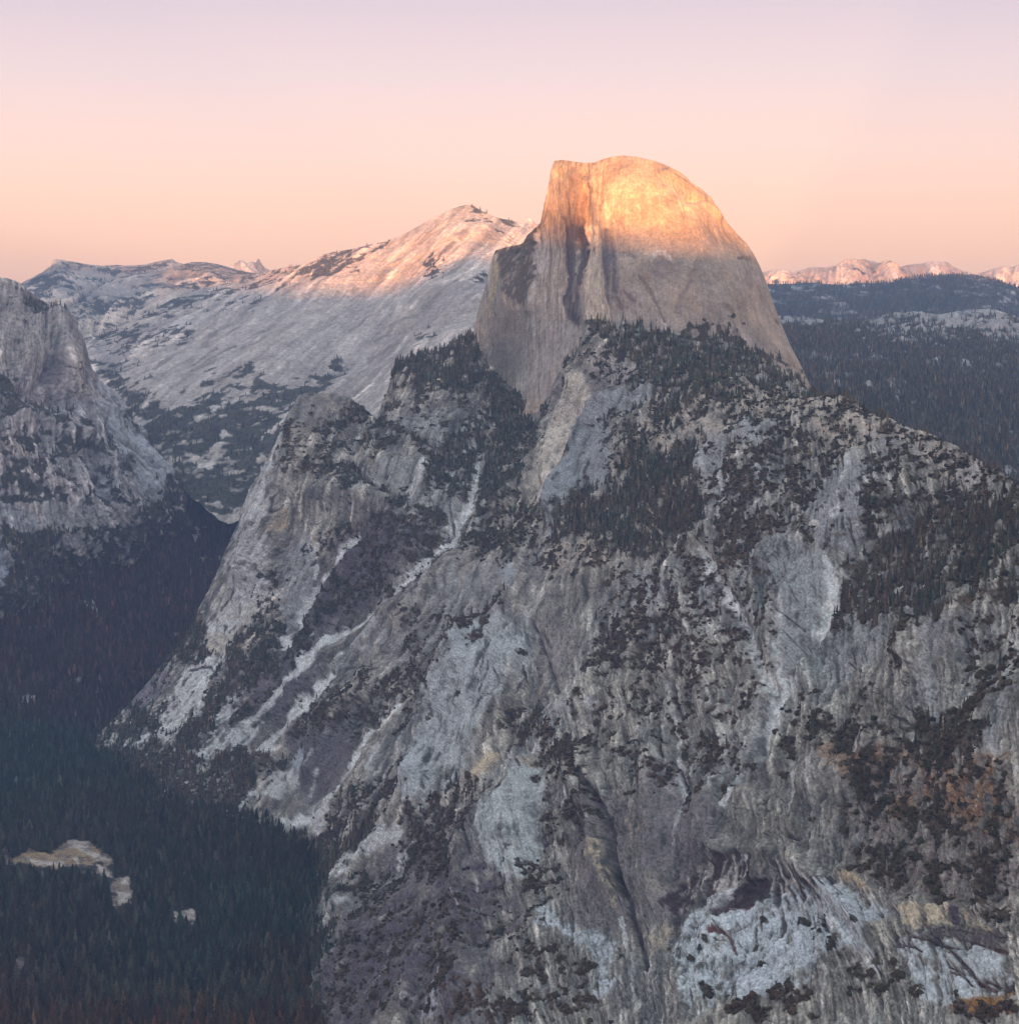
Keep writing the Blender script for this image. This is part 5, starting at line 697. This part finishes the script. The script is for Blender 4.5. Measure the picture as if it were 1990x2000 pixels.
for (which, test, label, grp), quota in zip(PLACES, QUOTA):
    f = groups[which]; ok = test(f) & (f['X'] > 5) & (f['X'] < 1985) & (f['Y'] < 1990); sc = np.where(ok, f['h'] / f['p'][:, 1], 0); pick = np.argsort(-sc)[:quota]; pick = pick[sc[pick] > 0]
    first = None
    for q in pick:
        v_ = int(f['v'][q]) % 5; tm, cm = protos[(v_ + int(q)) % 5]
        if first is None:
            root = bpy.data.objects.new('pine_tree', None); root['label'] = label; root['category'] = 'tree'; root['group'] = grp
            tr = bpy.data.objects.new('trunk', tm); cr = bpy.data.objects.new('crown', cm); first = (root, tr, cr)
        else:
            root, tr, cr = first[0].copy(), first[1].copy(), first[2].copy(); tr.data = tm; cr.data = cm
        COL.objects.link(root)
        for ch in (tr, cr): COL.objects.link(ch); ch.parent = root
        root.location = f['p'][q]; root.rotation_euler = (0, 0, float(f['r'][q])); root.scale = (float(f['w'][q]), float(f['w'][q]), float(f['h'][q]))
    m = np.ones(len(f['h']), bool); m[pick] = False; groups[which] = keep(f, m)
plant(groups['slope'], LEAF); plant(groups['valley'], LEAF)
hill = forest(K2, K2.tree * K2.cover / 130, 14, 30, FAR_T, 'hill_forest', 'conifer forest covering the hazy valley side beyond the ridge', .12); plant(hill, LEAF)
cl = forest(W, W.tree * W.cover / 85, 12, 26, FAR_T, 'cliff_woods', 'conifers on the ledges of the shaded cliff', .2); plant(cl, LEAF)
cr_ = forest(C, C.tree * C.cover / 420, 12, 26, FAR_T, 'ridge_woods', 'conifers in the hollows of the long bare ridge', .1); plant(cr_, LEAF)
k1 = forest(K1, K1.tree * K1.cover / 900, 16, 34, FAR_T, 'distant_forest', 'conifers on the far dark hills', .1); plant(k1, LEAF)
dome = forest(H, H.tree * H.cover / 60, 9, 22, NEAR_T, 'dome_foot_woods', 'few conifers at the foot of the dome', .1); plant(dome, LEAF)
# shrubs
BL = [blob(s_) for s_ in range(4)]; BT = [(v_, f_, np.zeros(len(v_))) for v_, f_ in BL]
p, i, j = scatter(A, np.where(A.cover > .35, 1, .02) * np.clip(A.cover + .05, 0, 1) * np.clip(1.1 - A.tree, .15, 1) * smooth(.02, .12, A.veg * A.clear) / 17)
n = len(p); r_ = np.minimum(np.exp(RNG.normal(.60, .45, n)), 4.4); rd = np.clip(A.red[i, j] + RNG.normal(0, .25, n), 0, 1)[:, None]
c_ = (np.array((.045, .045, .027)) * (1 - rd) + np.array((.085, .050, .030)) * rd) * np.exp(RNG.normal(0, .3, (n, 1)))
sh = dict(p=p, h=r_ * jit(n, .8, 1.5), w=r_, r=jit(n, 0, 6.28), v=RNG.integers(0, 4, n), c=c_, X=A.X[i, j], Y=A.Y[i, j], temps=BT, name='shrubs', label='dark brown and olive shrubs rooted all over the granite slope')
lone = np.where((A.veg * A.clear)[i, j] < .55, r_ / p[:, 1], 0) * ((sh['X'] > 600) & (sh['X'] < 1985) & (sh['Y'] > 800) & (sh['Y'] < 1990))
pick = np.argsort(-lone)[:260]; bm_ = [mesh_np('shrub', *blob(40 + s_, 2), SHRUB_ONE, link=False) for s_ in range(4)]; first = None
for q in pick:
    if first is None: o = bpy.data.objects.new('shrub', bm_[0]); o['label'] = 'rounded dark shrub growing alone on open granite'; o['category'] = 'shrub'; o['group'] = 'lone shrubs on the open rock'; first = o
    else: o = first.copy(); o.data = bm_[int(q) % 4]
    COL.objects.link(o); o.location = p[q]; o.rotation_euler = (0, 0, float(sh['r'][q])); o.scale = (float(r_[q]) * 1.15, float(r_[q]) * 1.15, float(sh['h'][q]) * 1.1)
m = np.ones(n, bool); m[pick] = False; sh = keep(sh, m)
o = merge(sh['name'], sh['temps'], sh['p'], sh['h'], sh['w'], sh['r'], sh['v'], sh['c'], LEAF); o['kind'] = 'stuff'; o['label'] = sh['label']; o['category'] = 'shrubs'
# boulders
def on_slope(x, y):
    k_ = np.argmin((A.X - x) ** 2 + (A.Y - y) ** 2); return A.P.reshape(-1, 3)[k_]
BOULDER = [rock_mat('boulder_white', 4, .4, .2), rock_mat('boulder_grey', 4, .4, .3)]
for x, y, r, mi, lab in ((1603, 1040, 6.5, 0, 'bright white boulder lodged on the streaked slab in the middle of the shoulder'), (1681, 1037, 2.4, 0, 'small white stone block at the edge of the grove beside the slab'), (1453, 1066, 7, 1, 'pale rounded boulder below the dark thicket on the shoulder'), (1806, 1228, 7, 1, 'pale standing boulder at the lower edge of the big grove')):
    v_, f_ = blob(int(x), 3, .8); nz = fbm(v_ * 3, 1.1, 3, 160); v_ = v_ * (1 + .12 * nz)[:, None]
    cc = np.tile((.8, .78, .74) if mi == 0 else (.42, .41, .40), (len(v_), 1)); o = mesh_np('boulder', v_ * r, f_, BOULDER[mi], cc); o.location = on_slope(x, y); o['label'] = lab; o['category'] = 'boulder'
print('trees', {k_: len(v_['h']) for k_, v_ in groups.items()}, len(hill['h']), len(cl['h']), len(cr_['h']), len(k1['h']), 'shrubs', n, round(time.time() - T0, 1))

#@@END
